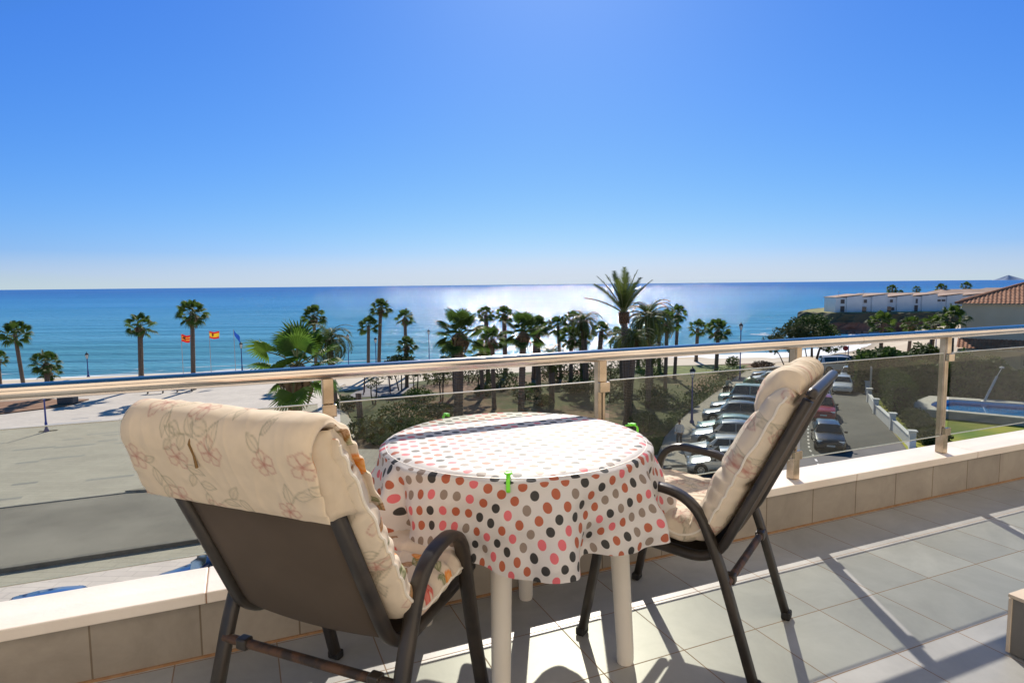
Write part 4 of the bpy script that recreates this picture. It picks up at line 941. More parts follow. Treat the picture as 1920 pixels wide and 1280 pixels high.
SH = [(-8.6, 57, 1.3, 1.4, M_leafd, 'dark bush beside the broad shaggy palm on its left'), (-14.6, 54.5, .9, 1.2, M_leafg, 'grey green bush by the grey playground surface'),
      (6.3, 61.5, 1.3, 1.5, M_leafd, 'dark spiky bush at the foot of the palm clump'), (8.8, 56.5, 1.9, 2.3, M_leafg, 'tall loose grey bush behind the railing post'),
      (-2.8, 60.5, .9, 1.1, M_leafg, 'small bush with bare twigs between the broad palms'), (9.6, 45.5, 1.0, 1.4, M_leafd, 'dark bush under the leaning feather palm'),
      (-7.5, 45.2, 1.6, 1.2, M_leafd, 'low dark bush seen through the glass right of the left chair'), (-10.3, 43.6, 1.5, 1.6, M_leafy, 'yellow green bush seen through the glass beside the left chair'),
      (-5.2, 42.6, 1.2, .9, M_leafg, 'low dry bush seen through the glass left of the table'), (2.7, 55.5, .8, 1.0, M_leafd, 'small dark bush right of the second broad palm'),
      (-8.7, 48.5, 1.9, 1.7, M_leafd, 'broad dark bush behind the glass between the left chair and the table'), (-6.0, 50.5, 1.3, 1.2, M_leafg, 'grey green bush behind the glass above the left part of the table'),
      (-1.6, 44.2, 1.2, .9, M_leafd, 'low dark bush just behind the far edge of the table'), (2.6, 45.8, 1.1, .8, M_leafy, 'low yellowish bush at the foot of the second broad palm'), (5.2, 43.4, 1.2, 1.0, M_leafd, 'low dark bush behind the right part of the table top'),
      (-9.0, 42.2, .9, .8, M_leafd, 'small dark bush at the pavement corner beside the left chair'), (12.4, 53.8, .9, 1.0, M_leafy, 'small bright bush on the soil behind the tall lamp'),
      (-1.2, 63.5, 1.6, 2.4, M_leafg, 'loose olive bush between the trunks of the two broad palms'), (1.2, 58.5, 1.2, 1.7, M_leafd, 'green bush at the right of the second broad palm trunk'), (4.6, 68.5, 1.7, 2.6, M_leafg, 'tall olive bush behind the palm clump'),
      (7.6, 67.5, 1.6, 2.6, M_leafd, 'dense green bush under the curled feather palm'), (11.2, 71, 1.7, 2.2, M_leafg, 'olive bush far behind the tallest date palm'), (12.8, 57.0, 1.3, 1.6, M_leafd, 'green bush between the tallest and the full date palm trunks'),
      (15.6, 70.5, 1.6, 2.3, M_leafd, 'green bush at the right end of the date palms'), (-4.8, 69.0, 1.8, 2.6, M_leafg, 'wide olive bush behind the broad shaggy palm'), (-8.2, 68, 1.5, 2.2, M_leafy, 'yellowish bush left of the broad shaggy palm near the beach'),
      (31.5, 78.6, 1.3, .9, M_boot, 'low rusty red shrub at the far end of the lawn strip'), (28.4, 80.5, .8, 1.3, M_leafd, 'small dark shrub near the beach trees')]
for i, (x, y, rr, h, m_, lab) in enumerate(SH):
    shrub('shrub', x, y, [(0, 0, h * .55, rr, rr, h * .5), (rr * .5, .1, h * .45, rr * .7, rr * .7, h * .42), (-rr * .5, .2, h * .4, rr * .6, rr * .7, h * .4)], int(420 * rr + 260), .13, m_, lab, group='shrubs in the park', seed=20 + i)
for i, (x, y, h, lab) in enumerate(((-9.3, 60, 3.6, 'thin leaning sapling in the playground corner'), (-6.6, 58, 3.9, 'thin sapling with sparse leaves left of the broad shaggy palm'), (-12.6, 56.5, 3.2, 'slender young tree beside the playground swing'), (-3.5, 66, 3.0, 'thin sapling behind the broad shaggy palm'))):
    shrub('sapling', x, y, [(.3, 0, h * .8, .8, .8, .8), (-.3, .2, h * .62, .6, .6, .5)], 230, .12, M_leafg, lab, 'sapling', 'young trees in the park', seed=50 + i)
# green verge along the pavement (uncountable ground cover)
b = MB(); r0 = np.random.default_rng(8)
for i in range(len(SWL) - 1):
    p, q = SWL[i], SWL[i + 1]; L_ = math.hypot(q[0] - p[0], q[1] - p[1])
    for _ in range(int(L_ * 95)):
        t = r0.random(); w = abs(r0.normal()) * (.45 + .9 * (i >= 3)); c = Vector((p[0] + (q[0] - p[0]) * t - w - .05, p[1] + (q[1] - p[1]) * t + w * .3, S + .1 + r0.random() * (.35 + .3 * (i >= 4))))
        a = Vector(r0.normal(size=3)).normalized(); e = a.orthogonal(); s = .11 * r0.uniform(.6, 1.3); b.quad([tuple(c - a * s), tuple(c - e * s * .5), tuple(c + a * s), tuple(c + e * s * .5)])
struct(b.build('verge_plants', mat('verge_leaf', (.05, .10, .015), (.12, .18, .03), rough=.6, scale=.6, trans=.25)), 'stuff', 'green ground cover along the pavement edge', 'ground cover')

def hedge(x0, y0, x1, y1, th, h, n, m, label, seed, size=.14, wav=.25):
    t = empty('hedge', ((x0 + x1) / 2, (y0 + y1) / 2, S), math.atan2(y1 - y0, x1 - x0), label, 'hedge')
    L_ = math.hypot(x1 - x0, y1 - y0); r0 = np.random.default_rng(seed); b = MB()
    for _ in range(n):
        f = r0.random()
        x = r0.uniform(-L_ / 2, L_ / 2); hh = h * (1 + wav * (math.sin(x * .9 + seed) * .5 + math.sin(x * 2.3) * .3))
        if f < .45: y, z = -th / 2 + r0.normal() * .14, r0.uniform(.05, hh)
        elif f < .8: y, z = r0.uniform(-th / 2, th / 2), hh + r0.normal() * .14
        elif f < .9: y, z = th / 2 + r0.normal() * .1, r0.uniform(0, hh)
        else: x = (L_ / 2) * (1 if r0.random() > .5 else -1) + r0.normal() * .12; y, z = r0.uniform(-th / 2, th / 2), r0.uniform(0, hh)
        bulge = .18 * math.sin(x * 1.7 + z * 2.1 + seed); c = Vector((x, y - bulge * (f < .45), z)); a = Vector(r0.normal(size=3)).normalized(); e = a.orthogonal(); s = size * r0.uniform(.6, 1.4)
        b.quad([tuple(c - a * s), tuple(c - e * s * .5), tuple(c + a * s), tuple(c + e * s * .5)])
    b.build('foliage', m, t)
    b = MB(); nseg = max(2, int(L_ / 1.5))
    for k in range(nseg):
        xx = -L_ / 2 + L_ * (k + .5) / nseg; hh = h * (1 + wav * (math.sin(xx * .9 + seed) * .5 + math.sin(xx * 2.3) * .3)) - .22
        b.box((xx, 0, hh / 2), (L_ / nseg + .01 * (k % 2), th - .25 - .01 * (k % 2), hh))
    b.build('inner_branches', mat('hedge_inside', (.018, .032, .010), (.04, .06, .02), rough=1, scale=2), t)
    return t
hedge(34.3, 61.8, 57, 49.0, 2.4, 3.2, 21000, M_leafd, 'long tall dark hedge behind the pool', 5, .17, .38)
hedge(31.1, 49.6, 34.9, 57.6, 1.5, 2.6, 6000, M_leafd, 'clipped dark green hedge along the road beside the lawn', 9, .13, .06)
hedge(27.5, 40.4, 30.6, 47.6, 1.3, .75, 2600, M_leafg, 'low pale green planting inside the white garden wall', 12, .13, .4)
hedge(36.5, 66.5, 48.5, 70.5, 2.0, 2.9, 4200, M_leafd, 'dark shrub row at the far right side of the road end', 17, .18, .3)

# ================================================================== vehicles
M_cg = mat('car_glass', (.012, .016, .018), rough=.04, spec=.9, coat=1)
M_tyre = mat('tyre', (.018, .018, .018), rough=.85)
M_rim = mat('alloy', (.45, .45, .46), rough=.3, metal=1)
M_blk = mat('black_trim', (.015, .015, .015), rough=.5)
M_lamp = mat('headlamp', (.75, .78, .8), rough=.08, coat=1)
M_red = mat('tail_lamp', (.35, .01, .01), rough=.15, coat=1)
M_plate = mat('number_plate', (.75, .75, .72), rough=.5)
def paint_mat(name, c, metal=.0, rough=.28):
    m = mat(name, c, rough=rough, metal=metal, scale=.6, coat=1); return m
PAINT = {'white': paint_mat('white_paint', (.72, .73, .73)), 'silver': paint_mat('silver_paint', (.34, .37, .41), .6), 'grey': paint_mat('grey_paint', (.17, .18, .19), .5),
         'dark': paint_mat('dark_grey_paint', (.035, .037, .042), .3), 'red': paint_mat('red_paint', (.42, .02, .025)), 'blue': paint_mat('blue_paint', (.012, .055, .18), .3),
         'teal': paint_mat('pale_green_paint', (.42, .60, .56), .2), 'navy': paint_mat('navy_paint', (.015, .03, .09), .3), 'black': paint_mat('black_paint', (.012, .012, .014))}
CARS = {}
def build_car(kind):
    sp = dict(hatch=(4.15, 1.76, 1.47, .93), suv=(4.45, 1.84, 1.68, 1.05), sedan=(4.5, 1.78, 1.45, .93), van=(4.75, 1.85, 1.95, 1.05), sport=(4.35, 1.80, 1.50, .98))[kind]
    L_, Wd, H, belt = sp; w = Wd / 2
    if kind in ('hatch', 'sport', 'suv'): cow, rf, rm, rr, tl = .20, .06, -.10, -.37, -.475
    elif kind == 'sedan': cow, rf, rm, rr, tl = .18, .05, -.06, -.24, -.36
    else: cow, rf, rm, rr, tl = .28, .17, 0, -.44, -.485
    hood = belt - (.16 if kind != 'van' else .10)
    st = [(.5, .32, hood - .28, .70), (.492, .24, hood - .20, .82), (.465, .20, hood - .12, .92), (.41, .19, hood - .05, .975), (.33, .19, hood, .99), (cow, .19, belt - .03, 1), (.0, .19, belt, 1), (-.25, .19, belt + .02, 1),
          (-.40, .20, belt + .03, .985), (tl + .0, .22, belt + (.0 if kind != 'sedan' else .02), .95), (-.495, .28, belt - .10, .88), (-.5, .34, belt - .22, .80)]
    if kind == 'sedan': st[-3] = (-.42, .2, belt + .02, .96); st.insert(-2, (-.48, .24, belt, .92))
    st.sort(key=lambda q: -q[0])
    root = empty('parked_car', (0, 0, 0))
    b = MB(); ring = 13
    for x, zb, zs, ww in st:
        W_ = w * ww; half = [(0, zb), (W_ * .86, zb), (W_ * .965, zb + .10), (W_, zb + (zs - zb) * .45), (W_ * .985, zs - .14), (W_ * .94, zs - .03), (W_ * .80, zs + .005), (0, zs + .035)]
        pts = [half[0]] + half[1:-1] + [half[-1]] + [(-a, z) for a, z in half[-2:0:-1]]
        for y, z in pts: b.v.append((x * L_, y, z))
        ring = len(pts)
    for i in range(len(st) - 1):
        for k in range(ring): k2 = (k + 1) % ring; b.f.append((i * ring + k, i * ring + k2, (i + 1) * ring + k2, (i + 1) * ring + k)); b.m.append(0)
    b.f.append(tuple(range(ring))); b.m.append(0); b.f.append(tuple((len(st) - 1) * ring + k for k in range(ring))[::-1]); b.m.append(0)
    # cabin hull
    cab = [(cow, belt - .04, .86), (rf, H - .07, .66), (rm, H, .64), ((rm + rr) / 2, H - .005, .635), (rr, H - (.07 if kind != 'van' else .03), .61 if kind != 'van' else .68), (tl, belt, .80)]
    v0 = len(b.v)
    for x, z, ww in cab:
        b.v += [(x * L_, w * .93 * (ww if z <= belt + .01 else 1) * (1 if z > belt + .01 else 1.08), belt - .02), (x * L_, w * ww * 1.08, z - .05 if z > belt + .01 else belt), (x * L_, w * ww * .92, z), (x * L_, -w * ww * .92, z), (x * L_, -w * ww * 1.08, z - .05 if z > belt + .01 else belt), (x * L_, -w * .93 * (ww if z <= belt + .01 else 1) * (1 if z > belt + .01 else 1.08), belt - .02)]
    for i in range(5):
        for k in range(5): b.f.append((v0 + i * 6 + k, v0 + i * 6 + k + 1, v0 + i * 6 + 7 + k, v0 + i * 6 + 6 + k)); b.m.append(0)
    body = b.build('body', PAINT['white'], root, smooth=True, angle=32); fixn(body); md = body.modifiers.new('bevel', 'BEVEL'); md.width = .015; md.segments = 2; md.limit_method = 'ANGLE'
    def pane(name, pts, off=.008, mt=M_cg):
        P = [Vector(p) for p in pts]; n = (P[1] - P[0]).cross(P[2] - P[0]).normalized(); c = sum(P, Vector()) / len(P)
        if n.dot(c - Vector((0, 0, .9))) < 0: n = -n
        bb = MB(); bb.quad([tuple(p + n * off) for p in P]); bb.quad([tuple(p - n * .02) for p in P][::-1])
        m = len(P)
        for i in range(m): j = (i + 1) % m; bb.quad([tuple(P[i] + n * off), tuple(P[i] - n * .02), tuple(P[j] - n * .02), tuple(P[j] + n * off)])
        return bb.build(name, mt, root)
    ya, yb = w * .86 * 1.0, w * .66 * .96
    def mixp(a, b_, t): return tuple(a[i] * (1 - t) + b_[i] * t for i in range(3))
    lo = (cow * L_, ya * .92, belt - .01); hi = (rf * L_, yb * .97, H - .075)
    A_, B_ = mixp(lo, hi, .08), mixp(lo, hi, .97)
    pane('windscreen', [A_, (A_[0], -A_[1], A_[2]), (B_[0], -B_[1], B_[2]), B_], .014)
    lo = (tl * L_, w * .80 * .90, belt + .01); hi = (rr * L_, w * .61 * .93, H - .08 if kind != 'van' else H - .05); A_, B_ = mixp(lo, hi, .16), mixp(lo, hi, .92)
    pane('rear_window', [A_, (A_[0], -A_[1], A_[2]), (B_[0], -B_[1], B_[2]), B_], .014)
    for s in (-1, 1):
        y0, y1 = w * .985 * s, w * .705 * s
        x0, x1, x2, x3 = cow * L_ - .38, rf * L_ - .10, rr * L_ + .12, tl * L_ + .42
        if kind == 'van': x0, x1 = cow * L_ - .25, rf * L_ - .05
        zt = H - .10; xm = (x1 + x2) / 2 + .1
        def yy(z): t = (z - belt) / (H - .05 - belt); return s * (w * 1.0 * (1 - t) + w * .69 * t) + .006 * s
        z0 = belt + .045
        pane('side_window', [(x0, yy(z0), z0), (xm + .03, yy(z0), z0), (xm + .03, yy(zt), zt), (x1, yy(zt), zt)], .012)
        pane('side_window', [(xm - .03, yy(z0), z0), (x3, yy(z0), z0), (x2 - .02, yy(zt - .03), zt - .03), (xm - .03, yy(zt), zt)], .012)
        bb = MB(); bb.box((x0 + .12, s * (w + .09), belt + .06), (.12, .2, .13)); bb.build('door_mirror', M_blk if kind in ('hatch',) else M_blk, root, bevel=.03)
        bb = MB(); bb.box((L_ * .462, s * w * .70, hood - .17), (.22, w * .34, .12), rz=-s * .42); bb.build('headlight', M_lamp, root, bevel=.03)
        bb = MB(); bb.box((-L_ * .485, s * w * .78, belt - .14), (.12, w * .22, .22), rz=s * .25); bb.build('tail_light', M_red, root, bevel=.02)
        bb = MB()
        bb.box((-.05, s * (w * 1.0 + .002), .34), (L_ * .44, .02, .10)); bb.build('sill_trim', M_blk, root)
    bb = MB(); bb.box((L_ * .492, 0, hood - .30), (.06, w * .95, .16)); bb.box((L_ * .487, 0, .30), (.08, w * 1.25, .14)); bb.build('grille', M_blk, root, bevel=.02)
    bb = MB(); bb.box((L_ * .50 + .018, 0, hood - .40), (.02, .48, .10)); bb.build('number_plate', M_plate, root)
    bb = MB(); bb.box((-L_ * .5 - .012, 0, belt - .34), (.02, .48, .10)); bb.build('number_plate', M_plate, root)
    R_ = .32 if kind in ('hatch', 'sedan', 'sport') else .36
    for fx_ in (.315, -.305):
        for s in (-1, 1):
            wh = MB()
            def ringy(bb, prof, cx, cz, cy, n=20):
                v0 = len(bb.v)
                for rr_, y in prof:
                    for k in range(n): a = 2 * math.pi * k / n; bb.v.append((cx + rr_ * math.cos(a), cy + y * s, cz + rr_ * math.sin(a)))
                for i in range(len(prof) - 1):
                    for k in range(n): k2 = (k + 1) % n; bb.f.append((v0 + i * n + k, v0 + i * n + k2, v0 + (i + 1) * n + k2, v0 + (i + 1) * n + k)); bb.m.append(0)
                bb.f.append(tuple(v0 + (len(prof) - 1) * n + k for k in range(n))); bb.m.append(0)
            bb = MB(); ringy(bb, [(R_ + .065, -.1), (R_ + .065, .004), (R_ * .3, .006)], fx_ * L_, R_ + .01, s * w); ar = bb.build('wheel_arch', M_blk, root); fixn(ar)
            bb = MB(); ringy(bb, [(R_ * .6, -.16), (R_ * .96, -.16), (R_, -.12), (R_, .0), (R_ * .96, .022), (R_ * .64, .022), (R_ * .6, .01)], fx_ * L_, R_, s * w); ty = bb.build('tyre', M_tyre, root, smooth=True); fixn(ty)
            bb = MB(); ringy(bb, [(R_ * .62, .008), (R_ * .60, .024), (R_ * .54, .012), (R_ * .12, .012), (R_ * .1, .02)], fx_ * L_, R_, s * w)
            rm_ = bb.build('rim', M_rim, ty); fixn(rm_)
            bb = MB()
            for k in range(5): a = k * 2 * math.pi / 5 + .3; bb.box((fx_ * L_ + math.cos(a) * R_ * .35, s * (w + .0145), R_ + math.sin(a) * R_ * .35), (R_ * .16, .006, R_ * .30), ry=-a)
            bb.build('rim_opening', M_blk, rm_)
    CARS[kind] = root; root['unused'] = 1
    return root
for k in ('hatch', 'suv', 'sedan', 'van', 'sport'): build_car(k)
used = set()
def place_car(kind, colour, x, y, heading, label, group, cat='car', name='parked_car', sc=1.0):
    src = CARS[kind]
    if kind in used: o = copy_tree(src)
    else: o = src; used.add(kind)
    if 'unused' in o: del o['unused']
    o.name = name; o.location = (x, y, S + .03); o.rotation_euler = (0, 0, R(heading)); o.scale = (sc, sc, sc); top(o, label, cat, group)
    for ch in o.children:
        if ch.name.startswith('body'): ch.material_slots[0].link = 'OBJECT'; ch.material_slots[0].material = PAINT[colour]
    return o
G1 = 'cars parked side by side along the pavement'; G2 = 'cars along the right side of the road'
place_car('hatch', 'silver', 12.0, 35.0, 166, 'silver blue hatchback nearest the camera, framed by the arm of the right chair', G1)
place_car('hatch', 'white', 12.7, 37.9, 164, 'pale grey white hatchback second from the near end of the parked row', G1)
place_car('suv', 'silver', 14.2, 41.2, 163, 'silver crossover with roof rails third in the parked row', G1)
place_car('hatch', 'teal', 15.2, 44.0, 160, 'bluish silver small car just behind the silver crossover', G1)
place_car('suv', 'grey', 17.0, 48.0, 160, 'large dark grey crossover in the middle of the parked row', G1)
place_car('hatch', 'grey', 18.6, 51.6, 158, 'mid grey car half hidden behind the dark grey crossover', G1)
place_car('van', 'teal', 20.6, 55.2, 157, 'pale green roofed van in front of the recycling containers', G1, sc=.93)
place_car('sport', 'white', 27.0, 65.4, 155, 'white car with shining roof beyond the recycling containers', G1)
place_car('sedan', 'navy', 29.0, 69.2, 153, 'dark blue car at the far end of the parked row', G1)
place_car('sport', 'black', 20.9, 41.0, -112, 'black hatchback driving towards the camera in the right lane', G2, name='moving_car')
place_car('suv', 'red', 24.9, 49.9, -114, 'red crossover facing the camera behind the black hatchback', G2)
place_car('suv', 'white', 27.0, 54.6, -115, 'white car right behind the red crossover', G2)
place_car('sport', 'white', 32.7, 61.6, -119, 'white hatchback parked by the kerb next to the hedge', G2)
place_car('hatch', 'silver', 37.0, 68.4, -121, 'silver white hatchback, last one by the hedge at the bend', G2)
place_car('van', 'white', 39.0, 74.4, -8, 'white people carrier seen from its side behind the right chair back', G2, name='parked_van', cat='van')
place_car('suv', 'black', 41.6, 77.6, -14, 'black four wheel drive parked behind the white people carrier', G2)
G3 = 'cars parked below the parapet'
place_car('hatch', 'blue', -14.9, 18.15, 205, 'bright blue car whose roof shows above the parapet at the left', G3)
place_car('sport', 'navy', -10.5, 21.4, 203, 'dark navy car just left of the left chair above the parapet', G3)
for kk, o in CARS.items():
    if kk not in used:
        for ch in list(o.children):
            for g_ in list(ch.children):
                for h_ in list(g_.children): bpy.data.objects.remove(h_)
                bpy.data.objects.remove(g_)
            bpy.data.objects.remove(ch)
        bpy.data.objects.remove(o)

# ================================================================== street furniture
M_blue = mat('blue_metal', (.035, .05, .22), (.05, .07, .28), rough=.4, scale=3)
M_lant = mat('lantern_glass', (.75, .77, .78), rough=.2, spec=.8, trans=.4)
M_galv = mat('galvanised', (.45, .46, .47), (.55, .56, .57), rough=.45, metal=.6)
def lamp(x, y, h, label, colour=M_blue, z=None, lantern=True):
    t = empty('street_lamp', (x, y, base_z(x, y) if z is None else z), 0, label, 'street lamp', 'lamps along the seafront')
    b = MB(); b.lathe([(.17, 0), (.17, .12), (.10, .25), (.09, .7), (.065, .8), (.05, h - .9), (.07, h - .88), (.07, h - .8)], 12); b.build('post', colour, t, smooth=True)
    if lantern:
        b = MB(); b.lathe([(.10, h - .78), (.20, h - .30)], 6); b.build('lantern', M_lant, t)
        b = MB(); b.lathe([(.23, h - .30), (.25, h - .27), (.14, h - .12), (.05, h - .06), (.03, h + .06), (.0, h + .1)], 6); b.build('lantern_cap', M_blk, t)
        b = MB()
        for k in range(6):
            a = k * math.pi / 3; b.tube([(.10 * math.cos(a), .10 * math.sin(a), h - .79), (.205 * math.cos(a), .205 * math.sin(a), h - .29)], .012, n=4)
        b.build('lantern_frame', M_blk, t)
    return t
lamp(13.7, 47.4, 4.3, 'blue street lamp with a white lantern on the pavement by the parked cars', z=S + .12)
lamp(-35.4, 47.0, 3.3, 'slim blue post on the plaza at the far left seen below the handrail', z=S + .05, lantern=False)
lamp(25.0, 68.5, 6.3, 'tall thin blue lamp post by the lawn strip near the beach', z=S + .1)
lamp(-53.0, 78, 3.1, 'black lantern against the sea between the short left palm and the ragged palm')
lamp(-34.6, 80, 3.9, 'black lantern below the blue flag')
lamp(-24.6, 94, 5.2, 'black lantern right of the arching feather palm')
lamp(-19.6, 90, 4.2, 'black lantern between the pair of close fan palms')
lamp(-13.4, 101, 6.1, 'black lantern left of the broad shaggy palm')
lamp(41.6, 77.4, 3.6, 'plain blue post at the end of the road', z=S + .03, lantern=False)
lamp(65.0, 96, 3.4, 'white lantern on the beach parking left of the tiled roof house')
def flag(x, y, h, label, stripes, w=1.15, hh=.75, droop=0, seed=0):
    t = empty('flag_pole', (x, y, base_z(x, y)), 0, label, 'flag', 'flags on the seafront')
    b = MB(); b.tube([(0, 0, 0), (0, 0, h)], .035, n=8); b.build('pole', M_galv, t, smooth=True)
    b = MB(); n = 14; rows = len(stripes) * 2; zs = [0]; 
    for s in stripes: zs += [zs[-1] + s[0] / 2, zs[-1] + s[0]]
    v = []
    for i in range(n + 1):
        u = i / n
        for z in zs: b.v.append((.04 + u * w * (1 - .35 * droop), .10 * math.sin(u * 7 + z * 2 + seed) * u, h - .08 - z * hh - droop * u * .9 * (1 + .2 * z) + .05 * math.sin(u * 6 + seed)))
    m = len(zs)
    for i in range(n):
        for k in range(m - 1): b.f.append((i * m + k, (i + 1) * m + k, (i + 1) * m + k + 1, i * m + k + 1)); b.m.append(k // 2)
    mats = [mat('flag_cloth', s[1], rough=.8, trans=.35) for s in stripes]
    fl = b.build('flag_cloth', mats, t, smooth='all')
    return t, fl, h
red, yel = (.62, .03, .02), (.80, .50, .03)
t, fl, h_ = flag(-39.0, 74, 5.4, 'red and yellow striped regional flag on the left pole', [(.3, red), (.09, yel), (.22, red), (.09, yel), (.3, red)], 1.0, .85, .12, 1)
b = MB(); b.prism([(.2, 0), (.45, .35), (.5, .1), (.75, .3), (.6, -.1), (.7, -.35), (.45, -.2)], -.01, .01)
e_ = b.build('emblem', mat('emblem_dark', (.25, .05, .02), rough=.8), fl); e_.rotation_euler = (R(90), 0, 0); e_.location = (.0, -.045, h_ - .5); e_.scale = (.8, .8, 1)
t, fl, h_ = flag(-35.2, 73, 5.8, 'red and yellow national flag flying from the middle pole', [(.25, red), (.5, yel), (.25, red)], 1.15, .82, .02, 2)
b = MB(); b.prism([(.0, .12), (.16, .12), (.16, -.05), (.08, -.16), (.0, -.05)], -.01, .01)
e_ = b.build('crest', mat('crest_red', (.45, .08, .03), rough=.8), fl); e_.rotation_euler = (R(90), 0, 0); e_.location = (.32, -.05, h_ - .48); e_.scale = (1.3, 1.3, 1)
flag(-31.9, 72, 6.0, 'limp blue flag on the right pole', [(1, (.02, .09, .42))], 1.0, .55, .95, 3)

M_green = mat('green_plastic_bin', (.02, .16, .07), (.03, .2, .09), rough=.45)
M_bin2 = mat('blue_plastic_bin', (.015, .07, .16), (.02, .09, .2), rough=.45)
M_yell = mat('yellow_plastic', (.60, .48, .05), rough=.45)
def igloo(x, y, mt, label, lid=None, boxy=False, rz=25):
    t = empty('recycling_container', (x, y, S + .03), R(rz), label, 'recycling container', 'recycling containers by the road')
    b = MB()
    if boxy:
        b.box((0, 0, .72), (1.7, 1.25, 1.3), top=1.0); b.build('container_body', mt, t, bevel=.08)
        b = MB(); b.tube([(-.86, 0, 1.36), (.86, 0, 1.36)], .62, n=18); o = b.build('lid', lid or mt, t, smooth=True); o.scale = (1, 1, .38); o.location = (0, 0, .86)
        for s in (-1, 1): b = MB(); b.lathe([(.12, -.04), (.12, .04)], 10); o = b.build('wheel', M_blk, t); o.rotation_euler = (R(90), 0, 0); o.location = (.6 * s, -.66, .12)
    else:
        b.lathe([(.74, 0), (.80, .15), (.82, 1.0), (.74, 1.35), (.5, 1.65), (.2, 1.78), (.0, 1.8)], 16); b.build('container_body', mt, t, smooth=True)
        b = MB(); b.tube([(-.12, -.60, 1.42), (.12, -.60, 1.42)], .16, n=12); b.build('bottle_slot', M_blk, t)
        b = MB(); b.box((0, 0, 1.9), (.3, .04, .2)); b.build('lifting_hook', M_galv, t, bevel=.01)
    return t
igloo(22.7, 59.2, M_green, 'green domed bottle bank beside the pavement')
igloo(24.5, 59.5, M_bin2, 'dark blue wheeled container right of the green bottle bank', boxy=True)
igloo(26.0, 61.6, M_bin2, 'wheeled container with a yellow lid behind the dark blue one', M_yell, boxy=True)
# playground swing, benches, bin
t = empty('playground_swing', (-13.6, 62.6, S + .09), R(10), 'dark red metal swing frame on the grey playground surface', 'swing')
M_swing = mat('swing_metal', (.10, .03, .035), (.15, .05, .05), rough=.5)
for s in (-1, 1):
    for d in (-1, 1): b = MB(); b.tube([(1.3 * s, .75 * d, 0), (1.15 * s, 0, 2.2)], .05, n=8); b.build('leg', M_swing, t)
b = MB(); b.tube([(-1.3, 0, 2.2), (1.3, 0, 2.2)], .05, n=8); b.build('top_bar', M_swing, t)
b = MB(); b.box((0, 0, .55), (.45, .18, .04)); sw = b.build('seat', M_blk, t)
for s in (-1, 1): b = MB(); b.tube([(.2 * s, 0, .57), (.2 * s, 0, 2.16)], .012, n=5); b.build('chain', M_galv, sw)
def bench(x, y, rz, label):
    t = empty('park_bench', (x, y, S + .06), R(rz), label, 'bench', 'benches on the plaza')
    b = MB()
    for k in range(3): b.box((0, -.15 + k * .15, .45), (1.7, .12, .04))
    b.build('seat', M_dead, t)
    b = MB()
    for k in range(2): b.box((0, .27, .62 + k * .16), (1.7, .04, .12))
    b.build('backrest', M_dead, t)
    for s in (-1, 1): b = MB(); b.box((.7 * s, .02, .22), (.06, .45, .44)); b.box((.7 * s, .29, .55), (.06, .03, .5)); b.build('support', M_blk, t, bevel=.01)
    return t
bench(-36.6, 63.8, 15, 'dark bench on the plaza just under the handrail, left one'); bench(-34.0, 64.6, 15, 'dark bench on the plaza just under the handrail, right one')
t = empty('litter_bin', (-41.7, 58.3, S + .05), 0, 'grey box bin beside the brown planting bed at the left', 'bin')
b = MB(); b.box((0, 0, .62), (1.5, .8, 1.0)); b.build('bin_body', mat('bin_grey', (.09, .085, .08), rough=.6), t, bevel=.04); b = MB(); b.box((0, 0, 1.16), (1.6, .9, .07)); b.build('bin_lid', M_blk, t, bevel=.02)
b = MB(); b.box((0, 0, .06), (1.3, .7, .119)); b.build('bin_base', M_blk, t)
def sign(x, y, label, disc, h=2.4, r=.32):
    t = empty('road_sign', (x, y, S + .03), R(-20), label, 'road sign', 'round road signs')
    b = MB(); b.tube([(0, 0, 0), (0, 0, h)], .03, n=8); b.build('post', M_galv, t)
    b = MB(); b.tube([(0, -.035, h - .1), (0, -.06, h - .1)], r, n=24); b.build('sign_face', disc, t)
    return t
sign(42.4, 79.6, 'small red round sign on a post at the end of the road', mat('sign_red', (.45, .03, .03), rough=.4)); sign(52.5, 78.6, 'grey back of a round sign left of the palms on the beach parking', mat('sign_back', (.22, .22, .23), rough=.5), 2.8, .42)
b = MB()
t = empty('playground_fence', (-15.9, 68.6, S + .05), R(4), 'low thin rail fence behind the playground', 'fence')
for k in range(7): b = MB(); b.tube([(k * 1.1, 0, 0), (k * 1.1, 0, 1.0)], .03, n=6); b.build('post', M_galv, t)
b = MB(); b.tube([(0, 0, .95), (6.6, 0, .95)], .025, n=6); b.tube([(0, 0, .5), (6.6, 0, .5)], .02, n=6); b.build('rail', M_galv, t)

